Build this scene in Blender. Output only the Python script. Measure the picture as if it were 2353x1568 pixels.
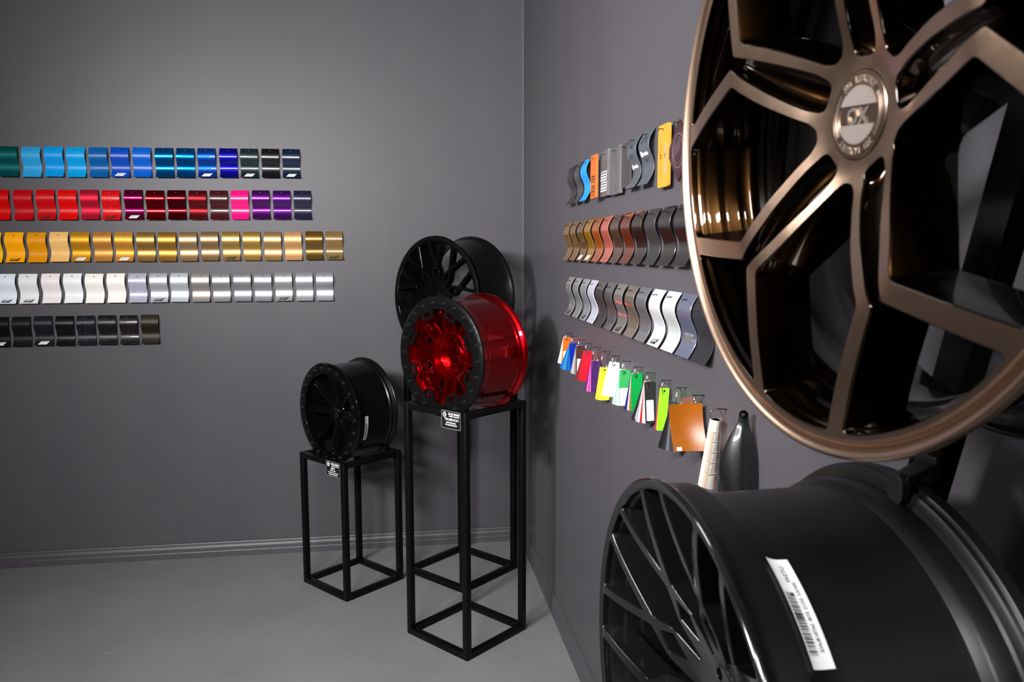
import bpy, bmesh, math, random
import numpy as np
from mathutils import Vector, Matrix
from mathutils.geometry import delaunay_2d_cdt

random.seed(7)
PI = math.pi
SC = bpy.context.scene
COL = SC.collection
for o in list(bpy.data.objects):
    bpy.data.objects.remove(o)

# ------------------------------------------------------------------ camera
FPX = 1801.689
cd = bpy.data.cameras.new('camera')
cam = bpy.data.objects.new('camera', cd)
COL.objects.link(cam)
cd.sensor_width = 36.0
cd.lens = 36.0 * FPX / 2353.0
cd.clip_start = 0.02
R_ = Vector((0.98953, -0.14460, -0.00130))
F_ = Vector((0.14345, 0.98289, -0.11520)).normalized()
U_ = R_.cross(F_).normalized()
R_ = F_.cross(U_).normalized()
CAM = Vector((-0.6685, -4.1626, 1.6))
cam.matrix_world = Matrix(((R_.x, U_.x, -F_.x, CAM.x), (R_.y, U_.y, -F_.y, CAM.y), (R_.z, U_.z, -F_.z, CAM.z), (0, 0, 0, 1)))
cd.dof.use_dof = True
cd.dof.focus_distance = 2.9
cd.dof.aperture_fstop = 11.0
SC.camera = cam

# ------------------------------------------------------------------ exposure, world, lights
SC.view_settings.view_transform = 'Standard'
SC.view_settings.look = 'None'
SC.view_settings.gamma = 1.0
SC.view_settings.use_curve_mapping = False
SC.view_settings.exposure = 0.0
w = bpy.data.worlds.new('world')
SC.world = w
w.use_nodes = True
w.node_tree.nodes['Background'].inputs[0].default_value = (0.6, 0.6, 0.65, 1)
w.node_tree.nodes['Background'].inputs[1].default_value = 0.02


def area(name, loc, target, sx, sy, power, spread=180, col=(1, 1, 1)):
    l = bpy.data.lights.new(name, 'AREA')
    l.shape = 'RECTANGLE'
    l.size, l.size_y = sx, sy
    l.energy = power
    l.spread = math.radians(spread)
    l.color = col
    o = bpy.data.objects.new(name, l)
    COL.objects.link(o)
    o.location = loc
    d = Vector(target) - Vector(loc)
    o.rotation_euler = d.to_track_quat('-Z', 'Y').to_euler()
    return o


area('key_softbox', (-1.85, -4.30, 2.40), (-0.35, 0.0, 1.55), 1.30, 0.30, 63, 108, (1.0, 0.985, 0.99))
area('side_softbox', (-2.95, -3.75, 2.50), (0.0, -1.20, 1.45), 0.70, 0.30, 58, 92, (1.0, 0.985, 0.985))
area('ceiling_lamp', (-0.60, -5.30, 2.95), (-0.20, -3.30, 1.2), 0.60, 0.12, 16, 120, (1.0, 0.97, 0.93))
area('ceiling_panel', (-2.05, -2.10, 2.85), (-0.30, -3.20, 0.3), 0.55, 0.55, 5, 100, (1.0, 0.97, 0.94))


# ------------------------------------------------------------------ helpers
def S(r, g, b):
    f = lambda c: (c / 255 / 12.92) if c <= 10.3 else ((c / 255 + 0.055) / 1.055) ** 2.4
    return (f(r), f(g), f(b))


MATS = {}


def mat(name, col, metal=0.0, rough=0.5, coat=0.0, coat_rough=0.03, spec=0.5, flake=None, aniso=0.0, vary=0.0, bump=None, trans=0.0):
    """Principled material; vary = noise mottling of the colour, flake = (colour, density scale, cover), bump = (scale, strength)"""
    if name in MATS:
        return MATS[name]
    m = bpy.data.materials.new(name)
    m.use_nodes = True
    nt = m.node_tree
    b = nt.nodes['Principled BSDF']
    b.inputs['Base Color'].default_value = (*col, 1)
    b.inputs['Metallic'].default_value = metal
    b.inputs['Roughness'].default_value = rough
    b.inputs['Coat Weight'].default_value = coat
    b.inputs['Coat Roughness'].default_value = coat_rough
    b.inputs['Specular IOR Level'].default_value = spec
    b.inputs['Anisotropic'].default_value = aniso
    if trans:
        b.inputs['Transmission Weight'].default_value = trans
    tc = nt.nodes.new('ShaderNodeTexCoord')
    src = None
    if vary:
        n = nt.nodes.new('ShaderNodeTexNoise')
        n.inputs['Scale'].default_value = 60
        n.inputs['Detail'].default_value = 4
        nt.links.new(tc.outputs['Object'], n.inputs['Vector'])
        r = nt.nodes.new('ShaderNodeValToRGB')
        r.color_ramp.elements[0].position = 0.3
        r.color_ramp.elements[1].position = 0.7
        r.color_ramp.elements[0].color = (*[c * (1 - vary) for c in col], 1)
        r.color_ramp.elements[1].color = (*[min(1, c * (1 + vary)) for c in col], 1)
        nt.links.new(n.outputs['Fac'], r.inputs['Fac'])
        src = r.outputs['Color']
    if flake:
        v = nt.nodes.new('ShaderNodeTexVoronoi')
        v.inputs['Scale'].default_value = flake[1]
        nt.links.new(tc.outputs['Object'], v.inputs['Vector'])
        sep = nt.nodes.new('ShaderNodeSeparateColor')
        nt.links.new(v.outputs['Color'], sep.inputs['Color'])
        gt = nt.nodes.new('ShaderNodeMath')
        gt.operation = 'GREATER_THAN'
        gt.inputs[1].default_value = 1 - flake[2]
        nt.links.new(sep.outputs['Red'], gt.inputs[0])
        mx = nt.nodes.new('ShaderNodeMix')
        mx.data_type = 'RGBA'
        mx.inputs['A'].default_value = (*col, 1)
        mx.inputs['B'].default_value = (*flake[0], 1)
        nt.links.new(gt.outputs[0], mx.inputs['Factor'])
        if src:
            nt.links.new(src, mx.inputs['A'])
        src = mx.outputs['Result']
    if src:
        nt.links.new(src, b.inputs['Base Color'])
    if bump:
        n = nt.nodes.new('ShaderNodeTexNoise')
        n.inputs['Scale'].default_value = bump[0]
        n.inputs['Detail'].default_value = 3
        nt.links.new(tc.outputs['Object'], n.inputs['Vector'])
        bp = nt.nodes.new('ShaderNodeBump')
        bp.inputs['Strength'].default_value = bump[1]
        bp.inputs['Distance'].default_value = 0.001
        nt.links.new(n.outputs['Fac'], bp.inputs['Height'])
        nt.links.new(bp.outputs['Normal'], b.inputs['Normal'])
    MATS[name] = m
    return m


class MB:
    def __init__(s):
        s.v, s.f, s.m = [], [], []

    def add(s, verts, faces, mi=0, M=None):
        k = len(s.v)
        if M is not None:
            verts = [M @ Vector(p) for p in verts]
        s.v += [tuple(p) for p in verts]
        s.f += [tuple(i + k for i in f) for f in faces]
        s.m += [mi] * len(faces)
        return s

    def box(s, lo, hi, mi=0, M=None, bev=0.0):
        (a, b, c), (d, e, f) = lo, hi
        if bev <= 0:
            v = [(a, b, c), (d, b, c), (d, e, c), (a, e, c), (a, b, f), (d, b, f), (d, e, f), (a, e, f)]
            q = [(0, 3, 2, 1), (4, 5, 6, 7), (0, 1, 5, 4), (1, 2, 6, 5), (2, 3, 7, 6), (3, 0, 4, 7)]
            return s.add(v, q, mi, M)
        bm = bmesh.new()
        bmesh.ops.create_cube(bm, size=1)
        for p in bm.verts:
            p.co = Vector(((a + d) / 2 + p.co.x * (d - a), (b + e) / 2 + p.co.y * (e - b), (c + f) / 2 + p.co.z * (f - c)))
        bmesh.ops.bevel(bm, geom=bm.edges[:], offset=bev, segments=2, affect='EDGES', profile=0.5)
        bm.verts.index_update()
        v = [p.co.copy() for p in bm.verts]
        q = [tuple(x.index for x in fc.verts) for fc in bm.faces]
        bm.free()
        return s.add(v, q, mi, M)

    def lathe(s, prof, seg=96, mi=0, M=None, mis=None, closed=False):
        """prof: (r, depth); axis = local Z, depth goes to -Z"""
        n = len(prof)
        v = []
        for r, d in prof:
            for i in range(seg):
                a = 2 * PI * i / seg
                v.append((r * math.cos(a), r * math.sin(a), -d))
        k = len(s.v)
        if M is not None:
            v = [M @ Vector(p) for p in v]
        s.v += [tuple(p) for p in v]
        for j in range(n - 1 if not closed else n):
            j2 = (j + 1) % n
            for i in range(seg):
                i2 = (i + 1) % seg
                s.f.append((k + j * seg + i, k + j2 * seg + i, k + j2 * seg + i2, k + j * seg + i2))
                s.m.append(mis[j] if mis else mi)
        return s

    def disc(s, r, z, seg=48, mi=0, M=None):
        v = [(r * math.cos(2 * PI * i / seg), r * math.sin(2 * PI * i / seg), z) for i in range(seg)]
        return s.add(v, [tuple(range(seg))], mi, M)

    def prism(s, poly, z0, z1, mi=0, M=None, sidemi=None):
        n = len(poly)
        v = [(x, y, z0) for x, y in poly] + [(x, y, z1) for x, y in poly]
        s.add(v, [tuple(range(n))[::-1], tuple(range(n, 2 * n))], mi, M)
        s.add(v, [(i, (i + 1) % n, n + (i + 1) % n, n + i) for i in range(n)], mi if sidemi is None else sidemi, M)
        return s

    def tube(s, pts, r, n=8, closed=False, mi=0, M=None):
        P = [Vector(p) for p in pts]
        k = len(P)
        v = []
        for i in range(k):
            t = (P[(i + 1) % k] - P[i - 1]) if closed else (P[min(i + 1, k - 1)] - P[max(i - 1, 0)])
            t.normalize()
            a = t.cross(Vector((0.13, 0.31, 0.94)))
            if a.length < 0.2:
                a = t.cross(Vector((1, 0, 0)))
            a.normalize()
            b = t.cross(a)
            for j in range(n):
                w_ = 2 * PI * j / n
                v.append(P[i] + r * (math.cos(w_) * a + math.sin(w_) * b))
        f = []
        for i in range(k if closed else k - 1):
            i2 = (i + 1) % k
            for j in range(n):
                j2 = (j + 1) % n
                f.append((i * n + j, i * n + j2, i2 * n + j2, i2 * n + j))
        if not closed:
            f.append(tuple(range(n))[::-1])
            f.append(tuple((k - 1) * n + j for j in range(n)))
        return s.add(v, f, mi, M)

    def mesh(s, name, mats, smooth=True, ang=35, merge=True):
        me = bpy.data.meshes.new(name)
        me.from_pydata(s.v, [], s.f)
        for m in mats:
            me.materials.append(m)
        me.polygons.foreach_set('material_index', s.m)
        if merge:
            bm = bmesh.new()
            bm.from_mesh(me)
            bmesh.ops.remove_doubles(bm, verts=bm.verts[:], dist=1e-6)
            bmesh.ops.recalc_face_normals(bm, faces=bm.faces[:])
            bm.to_mesh(me)
            bm.free()
        if smooth:
            me.polygons.foreach_set('use_smooth', [True] * len(me.polygons))
            me.set_sharp_from_angle(angle=math.radians(ang))
        me.update()
        return me

    def build(s, name, mats, parent=None, **k):
        return link(name, s.mesh(name, mats if isinstance(mats, (list, tuple)) else [mats], **k), parent)


def link(name, me, parent=None, loc=None, rot=None):
    o = bpy.data.objects.new(name, me)
    COL.objects.link(o)
    if parent is not None:
        o.parent = parent
    if loc is not None:
        o.location = loc
    if rot is not None:
        o.rotation_euler = rot
    return o


def wnorm(o):
    md = o.modifiers.new('weighted', 'WEIGHTED_NORMAL')
    md.mode = 'FACE_AREA'
    md.weight = 50
    md.keep_sharp = True
    return o


def tag(o, label, cat, group=None):
    o['label'] = label
    o['category'] = cat
    if group:
        o['group'] = group
    return o


def struct(o):
    o['kind'] = 'structure'
    return o


def empty(name, M):
    o = bpy.data.objects.new(name, None)
    COL.objects.link(o)
    o.empty_display_size = 0.05
    o.matrix_world = M
    return o


_TX = {}


def text_geo(body, size, ext=0.0003, sx=1.0, shear=0.0, space=1.0, bold=0.0):
    key = (body, size, ext, sx, shear, space, bold)
    if key not in _TX:
        cu = bpy.data.curves.new('txt', 'FONT')
        cu.body = body
        cu.size = size
        cu.extrude = ext
        cu.offset = bold
        cu.align_x = 'CENTER'
        cu.align_y = 'CENTER'
        cu.resolution_u = 2
        cu.shear = shear
        cu.space_character = space
        ob = bpy.data.objects.new('txt', cu)
        COL.objects.link(ob)
        dg = bpy.context.evaluated_depsgraph_get()
        me = bpy.data.meshes.new_from_object(ob.evaluated_get(dg))
        _TX[key] = ([(p.co.x * sx, p.co.y, p.co.z) for p in me.vertices], [tuple(q.vertices) for q in me.polygons])
        bpy.data.objects.remove(ob)
        bpy.data.curves.remove(cu)
        bpy.data.meshes.remove(me)
    return _TX[key]


def frame(o, x, y, z):
    return Matrix(((x[0], y[0], z[0], o[0]), (x[1], y[1], z[1], o[1]), (x[2], y[2], z[2], o[2]), (0, 0, 0, 1)))


# ------------------------------------------------------------------ surface materials of the room
def wall_mat():
    m = bpy.data.materials.new('wall_paint')
    m.use_nodes = True
    nt = m.node_tree
    b = nt.nodes['Principled BSDF']
    tc = nt.nodes.new('ShaderNodeTexCoord')
    mp = nt.nodes.new('ShaderNodeMapping')
    mp.inputs['Scale'].default_value = (1.6, 1.6, 0.35)
    nt.links.new(tc.outputs['Object'], mp.inputs['Vector'])
    n = nt.nodes.new('ShaderNodeTexNoise')
    n.inputs['Scale'].default_value = 2.2
    n.inputs['Detail'].default_value = 5
    nt.links.new(mp.outputs['Vector'], n.inputs['Vector'])
    r = nt.nodes.new('ShaderNodeValToRGB')
    r.color_ramp.elements[0].position = 0.3
    r.color_ramp.elements[1].position = 0.72
    r.color_ramp.elements[0].color = (0.067, 0.0630, 0.0715, 1)
    r.color_ramp.elements[1].color = (0.074, 0.0695, 0.0780, 1)
    nt.links.new(n.outputs['Fac'], r.inputs['Fac'])
    nt.links.new(r.outputs['Color'], b.inputs['Base Color'])
    b.inputs['Roughness'].default_value = 0.42
    b.inputs['Specular IOR Level'].default_value = 0.25
    mp2 = nt.nodes.new('ShaderNodeMapping')
    mp2.inputs['Scale'].default_value = (1.0, 1.0, 3.0)
    nt.links.new(tc.outputs['Object'], mp2.inputs['Vector'])
    n2 = nt.nodes.new('ShaderNodeTexNoise')
    n2.inputs['Scale'].default_value = 70
    n2.inputs['Detail'].default_value = 4
    nt.links.new(mp2.outputs['Vector'], n2.inputs['Vector'])
    bp = nt.nodes.new('ShaderNodeBump')
    bp.inputs['Strength'].default_value = 0.06
    bp.inputs['Distance'].default_value = 0.002
    nt.links.new(n2.outputs['Fac'], bp.inputs['Height'])
    nt.links.new(bp.outputs['Normal'], b.inputs['Normal'])
    return m


def floor_mat():
    m = bpy.data.materials.new('painted_concrete')
    m.use_nodes = True
    nt = m.node_tree
    b = nt.nodes['Principled BSDF']
    tc = nt.nodes.new('ShaderNodeTexCoord')

    def noise(scale, detail, dist=0.0, vec=None):
        n = nt.nodes.new('ShaderNodeTexNoise')
        n.inputs['Scale'].default_value = scale
        n.inputs['Detail'].default_value = detail
        n.inputs['Distortion'].default_value = dist
        nt.links.new(vec or tc.outputs['Object'], n.inputs['Vector'])
        return n
    n = noise(2.5, 6)
    r = nt.nodes.new('ShaderNodeValToRGB')
    r.color_ramp.elements[0].position = 0.3
    r.color_ramp.elements[1].position = 0.75
    r.color_ramp.elements[0].color = (0.180, 0.181, 0.182, 1)
    r.color_ramp.elements[1].color = (0.212, 0.213, 0.215, 1)
    nt.links.new(n.outputs['Fac'], r.inputs['Fac'])
    # pale scuffs: thin ridges of a distorted noise, masked in patches
    n2 = noise(5.0, 3, 1.5)
    ab = nt.nodes.new('ShaderNodeMath')
    ab.operation = 'SUBTRACT'
    ab.inputs[1].default_value = 0.5
    nt.links.new(n2.outputs['Fac'], ab.inputs[0])
    a2 = nt.nodes.new('ShaderNodeMath')
    a2.operation = 'ABSOLUTE'
    nt.links.new(ab.outputs[0], a2.inputs[0])
    lt = nt.nodes.new('ShaderNodeMapRange')
    lt.inputs['From Min'].default_value = 0.0
    lt.inputs['From Max'].default_value = 0.006
    lt.inputs['To Min'].default_value = 1.0
    lt.inputs['To Max'].default_value = 0.0
    nt.links.new(a2.outputs[0], lt.inputs['Value'])
    n3 = noise(9.0, 5)
    mk = nt.nodes.new('ShaderNodeMapRange')
    mk.inputs['From Min'].default_value = 0.60
    mk.inputs['From Max'].default_value = 0.72
    nt.links.new(n3.outputs['Fac'], mk.inputs['Value'])
    mu = nt.nodes.new('ShaderNodeMath')
    mu.operation = 'MULTIPLY'
    nt.links.new(lt.outputs[0], mu.inputs[0])
    nt.links.new(mk.outputs[0], mu.inputs[1])
    # specks
    v = nt.nodes.new('ShaderNodeTexVoronoi')
    v.inputs['Scale'].default_value = 26
    nt.links.new(tc.outputs['Object'], v.inputs['Vector'])
    sp = nt.nodes.new('ShaderNodeMapRange')
    sp.inputs['From Min'].default_value = 0.05
    sp.inputs['From Max'].default_value = 0.09
    sp.inputs['To Min'].default_value = 1.0
    sp.inputs['To Max'].default_value = 0.0
    nt.links.new(v.outputs['Distance'], sp.inputs['Value'])
    m3 = nt.nodes.new('ShaderNodeMath')
    m3.operation = 'MULTIPLY'
    nt.links.new(sp.outputs[0], m3.inputs[0])
    nt.links.new(mk.outputs[0], m3.inputs[1])
    mxx = nt.nodes.new('ShaderNodeMath')
    mxx.operation = 'MAXIMUM'
    nt.links.new(mu.outputs[0], mxx.inputs[0])
    nt.links.new(m3.outputs[0], mxx.inputs[1])
    m4 = nt.nodes.new('ShaderNodeMath')
    m4.operation = 'MULTIPLY'
    m4.inputs[1].default_value = 0.7
    nt.links.new(mxx.outputs[0], m4.inputs[0])
    mx = nt.nodes.new('ShaderNodeMix')
    mx.data_type = 'RGBA'
    mx.inputs['B'].default_value = (0.38, 0.37, 0.36, 1)
    nt.links.new(m4.outputs[0], mx.inputs['Factor'])
    nt.links.new(r.outputs['Color'], mx.inputs['A'])
    nt.links.new(mx.outputs['Result'], b.inputs['Base Color'])
    b.inputs['Roughness'].default_value = 0.5
    b.inputs['Specular IOR Level'].default_value = 0.35
    n5 = noise(35, 5)
    bp = nt.nodes.new('ShaderNodeBump')
    bp.inputs['Strength'].default_value = 0.25
    bp.inputs['Distance'].default_value = 0.003
    nt.links.new(n5.outputs['Fac'], bp.inputs['Height'])
    nt.links.new(bp.outputs['Normal'], b.inputs['Normal'])
    return m


WALL = wall_mat()
FLOOR = floor_mat()
TRIM = mat('trim_paint', (0.066, 0.062, 0.070), rough=0.4, spec=0.4, vary=0.06)
CEIL = mat('ceiling_paint', (0.12, 0.12, 0.125), rough=0.8, vary=0.05)
BLACKPC = mat('black_powder_coat', (0.0026, 0.0026, 0.0029), rough=0.36, spec=0.13, bump=(900, 0.05))
GLOSSBLK = mat('gloss_black', (0.0018, 0.0018, 0.0021), rough=0.05, spec=0.42)
SATINBLK = mat('satin_black', (0.0042, 0.0041, 0.0044), rough=0.36, spec=0.30, vary=0.05)
RINGBLK = mat('matte_black_ring', (0.0026, 0.0026, 0.0029), rough=0.34, spec=0.2)
GUN = mat('gunmetal_gloss', (0.0065, 0.0060, 0.0068), metal=0.2, rough=0.12, coat=0.5, spec=0.5)
STEEL = mat('nickel_wire', (0.62, 0.60, 0.57), metal=1.0, rough=0.18, vary=0.04)
NAIL = mat('dark_nail', (0.012, 0.011, 0.011), metal=0.6, rough=0.35)
WHITE = mat('white_print', (0.78, 0.78, 0.79), rough=0.55, vary=0.02)
INK = mat('black_ink', (0.01, 0.01, 0.011), rough=0.5)
BRZ = mat('machined_bronze', (0.56, 0.385, 0.28), metal=1.0, rough=0.30, vary=0.05)
BRN = mat('dark_bronze_gloss', (0.020, 0.0092, 0.0030), metal=1.0, rough=0.24, coat=0.9, coat_rough=0.03, vary=0.08)
RED = mat('candy_red', (0.44, 0.0003, 0.003), metal=0.98, rough=0.21, coat=0.35, coat_rough=0.03, vary=0.06)

# ------------------------------------------------------------------ room shell
XL, YF, ZC = -6.4, -8.0, 3.1
m = MB()
m.add([(XL, 0, 0), (0, 0, 0), (0, 0, ZC), (XL, 0, ZC)], [(0, 1, 2, 3)])
m.box((XL - 0.1, 0.001, -0.1), (0.1, 0.1, ZC + 0.1))
struct(m.build('wall_back', WALL, smooth=False, merge=False))
m = MB().box((0, YF - 0.1, -0.1), (0.1, 0.0, ZC + 0.1))
struct(m.build('wall_right', WALL, smooth=False))
m = MB().box((XL - 0.1, YF - 0.1, -0.1), (XL, 0.0, ZC + 0.1))
struct(m.build('wall_left', WALL, smooth=False))
m = MB().box((XL, YF - 0.1, -0.1), (0, YF, ZC + 0.1))
struct(m.build('wall_front', WALL, smooth=False))
m = MB().box((XL, YF, -0.1), (0, 0, 0))
struct(m.build('floor', FLOOR, smooth=False))
m = MB().box((XL, YF, ZC), (0, 0, ZC + 0.1))
struct(m.build('ceiling', CEIL, smooth=False))

# baseboard profile: (out from wall, z)
BP = [(0.020, 0.0), (0.020, 0.030), (0.0185, 0.033), (0.016, 0.0345), (0.0155, 0.038), (0.0165, 0.046), (0.0150, 0.054),
      (0.0115, 0.060), (0.0105, 0.0635), (0.0120, 0.066), (0.0120, 0.070), (0.0090, 0.0765), (0.004, 0.0800), (0.0, 0.0805)]


def baseboard(name, pts_of):
    m = MB()
    A = [pts_of(o, z, 0) for o, z in BP]
    B = [pts_of(o, z, 1) for o, z in BP]
    n = len(BP)
    m.add(A + B, [(i, i + 1, n + i + 1, n + i) for i in range(n - 1)])
    struct(m.build(name, TRIM, ang=25))


baseboard('baseboard_back', lambda o, z, e: ((XL, -o, z) if e == 0 else (-o, -o, z)))
baseboard('baseboard_right', lambda o, z, e: ((-o, -o, z) if e == 0 else (-o, YF, z)))
baseboard('baseboard_left', lambda o, z, e: ((XL + o, YF, z) if e == 0 else (XL + o, 0, z)))
baseboard('baseboard_front', lambda o, z, e: ((XL, YF + o, z) if e == 0 else (0, YF + o, z)))
# thin pale caulk bead in the corner
m = MB().box((-0.004, -0.004, 0.08), (0.0, 0.0, ZC))
struct(m.build('trim_1', mat('caulk', (0.125, 0.118, 0.124), rough=0.5, vary=0.05), smooth=False))


# ------------------------------------------------------------------ wheel face tools
def catmull(xs, ys):
    xs = list(xs)
    ys = list(ys)
    n = len(xs)
    d = [(ys[i + 1] - ys[i]) / (xs[i + 1] - xs[i]) for i in range(n - 1)]
    t = [d[0]] + [0 if d[i - 1] * d[i] <= 0 else 2 * d[i - 1] * d[i] / (d[i - 1] + d[i]) for i in range(1, n - 1)] + [d[-1]]

    def f(x):
        if x <= xs[0]:
            return ys[0]
        if x >= xs[-1]:
            return ys[-1]
        for i in range(n - 1):
            if x <= xs[i + 1]:
                h = xs[i + 1] - xs[i]
                u = (x - xs[i]) / h
                return ((2 * u ** 3 - 3 * u * u + 1) * ys[i] + (u ** 3 - 2 * u * u + u) * h * t[i] + (-2 * u ** 3 + 3 * u * u) * ys[i + 1] + (u ** 3 - u * u) * h * t[i + 1])
    return f


def pol(r, deg):
    return (r * math.cos(math.radians(deg)), r * math.sin(math.radians(deg)))


def rot2(p, deg):
    c, s = math.cos(math.radians(deg)), math.sin(math.radians(deg))
    return (p[0] * c - p[1] * s, p[0] * s + p[1] * c)


def round_poly(pts, step=0.006):
    """pts: (x, y, radius); returns evenly sampled loop with rounded corners"""
    n = len(pts)
    out = []
    for i in range(n):
        p0, p1, p2 = Vector(pts[i - 1][:2]), Vector(pts[i][:2]), Vector(pts[(i + 1) % n][:2])
        r = pts[i][2]
        a, b = p0 - p1, p2 - p1
        la, lb = a.length, b.length
        if r <= 0 or la < 1e-7 or lb < 1e-7:
            out.append(p1)
            continue
        a.normalize()
        b.normalize()
        ang = math.acos(max(-1, min(1, a.dot(b))))
        if ang > PI - 0.02:
            out.append(p1)
            continue
        tl = min(r / math.tan(ang / 2), 0.46 * la, 0.46 * lb)
        r2 = tl * math.tan(ang / 2)
        c = p1 + (a + b).normalized() * (r2 / math.sin(ang / 2))
        s_, e_ = p1 + a * tl, p1 + b * tl
        va, vb = s_ - c, e_ - c
        t0 = math.atan2(va.y, va.x)
        dt = math.atan2(vb.y, vb.x) - t0
        while dt > PI:
            dt -= 2 * PI
        while dt < -PI:
            dt += 2 * PI
        k = max(2, int(abs(dt) / 0.3))
        for j in range(k + 1):
            t = t0 + dt * j / k
            out.append(c + Vector((math.cos(t), math.sin(t))) * r2)
    res = []
    for i in range(len(out)):
        p, q = out[i], out[(i + 1) % len(out)]
        L = (q - p).length
        if L < 1e-6:
            continue
        k = max(1, int(math.ceil(L / step)))
        for j in range(k):
            w_ = p + (q - p) * (j / k)
            res.append((w_.x, w_.y))
    return res


def area2(lp):
    return sum(lp[i - 1][0] * lp[i][1] - lp[i][0] * lp[i - 1][1] for i in range(len(lp))) / 2


def inset(lp, d):
    n = len(lp)
    out = []
    for i in range(n):
        x0, y0 = lp[i - 1]
        x1, y1 = lp[i]
        x2, y2 = lp[(i + 1) % n]
        e1 = Vector((x1 - x0, y1 - y0))
        e2 = Vector((x2 - x1, y2 - y1))
        if e1.length < 1e-9 or e2.length < 1e-9:
            out.append((x1, y1))
            continue
        e1.normalize()
        e2.normalize()
        nn = Vector((-e1.y - e2.y, e1.x + e2.x))
        if nn.length < 1e-6:
            out.append((x1, y1))
            continue
        nn.normalize()
        k = d / max(0.5, nn.dot(Vector((-e1.y, e1.x))))
        out.append((x1 + nn.x * k, y1 + nn.y * k))
    return out


def pip(px, py, lp):
    a = np.array(lp)
    x, y = a[:, 0], a[:, 1]
    x2, y2 = np.roll(x, -1), np.roll(y, -1)
    res = np.zeros(len(px), bool)
    for i in range(len(x)):
        c = ((y[i] > py) != (y2[i] > py))
        if y2[i] != y[i]:
            xx = (x2[i] - x[i]) * (py - y[i]) / (y2[i] - y[i]) + x[i]
            res ^= (c & (px < xx))
    return res


def plate(mb, outer, holes, D, off, mi, grid=0.009, flip=False):
    """triangulated sheet inside outer and outside holes, at depth D(r)+off"""
    V, E = [], []
    for lp in [outer] + holes:
        k = len(V)
        V += [Vector(p) for p in lp]
        E += [(k + i, k + (i + 1) % len(lp)) for i in range(len(lp))]
    if grid:
        xs = np.arange(-0.3, 0.3, grid)
        gx, gy = np.meshgrid(xs, xs)
        gx, gy = gx.ravel(), gy.ravel()
        keep = pip(gx, gy, inset(outer, 0.003))
        for h in holes:
            keep &= ~pip(gx, gy, inset(h, -0.0025))
        V += [Vector((float(x), float(y))) for x, y in zip(gx[keep], gy[keep])]
    r = delaunay_2d_cdt(V, E, [], 0, 1e-7)
    vs, fs = r[0], r[2]
    cx = np.array([sum(vs[i].x for i in f) / len(f) for f in fs])
    cy = np.array([sum(vs[i].y for i in f) / len(f) for f in fs])
    keep = pip(cx, cy, outer)
    for h in holes:
        keep &= ~pip(cx, cy, h)
    pts = [(v.x, v.y, -(D(v.length) + off)) for v in vs]
    F = [tuple(f) if not flip else tuple(f)[::-1] for f, k in zip(fs, keep) if k]
    used = sorted({i for f in F for i in f})
    ix = {j: i for i, j in enumerate(used)}
    mb.add([pts[j] for j in used], [tuple(ix[i] for i in f) for f in F], mi)


def hole_walls(mb, lp, D, rings, mi):
    """rings: (inset, depth below face)"""
    n = len(lp)
    prev = None
    base = [math.hypot(*p) for p in lp]
    for off, dz in rings:
        q = inset(lp, off) if off else lp
        cur = [(q[i][0], q[i][1], -(D(base[i]) + dz)) for i in range(n)]
        if prev is not None:
            mb.add(prev + cur, [(i, (i + 1) % n, n + (i + 1) % n, n + i) for i in range(n)], mi)
        prev = cur


def circle(r, n=160):
    return [(r * math.cos(2 * PI * i / n), r * math.sin(2 * PI * i / n)) for i in range(n)]


def wheel_frame(c, az, el):
    n = Vector((-math.cos(el) * math.cos(az), -math.cos(el) * math.sin(az), math.sin(el)))
    u = Vector((0, 0, 1)).cross(n).normalized()
    v = n.cross(u)
    return frame(c, u, v, n)


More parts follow.
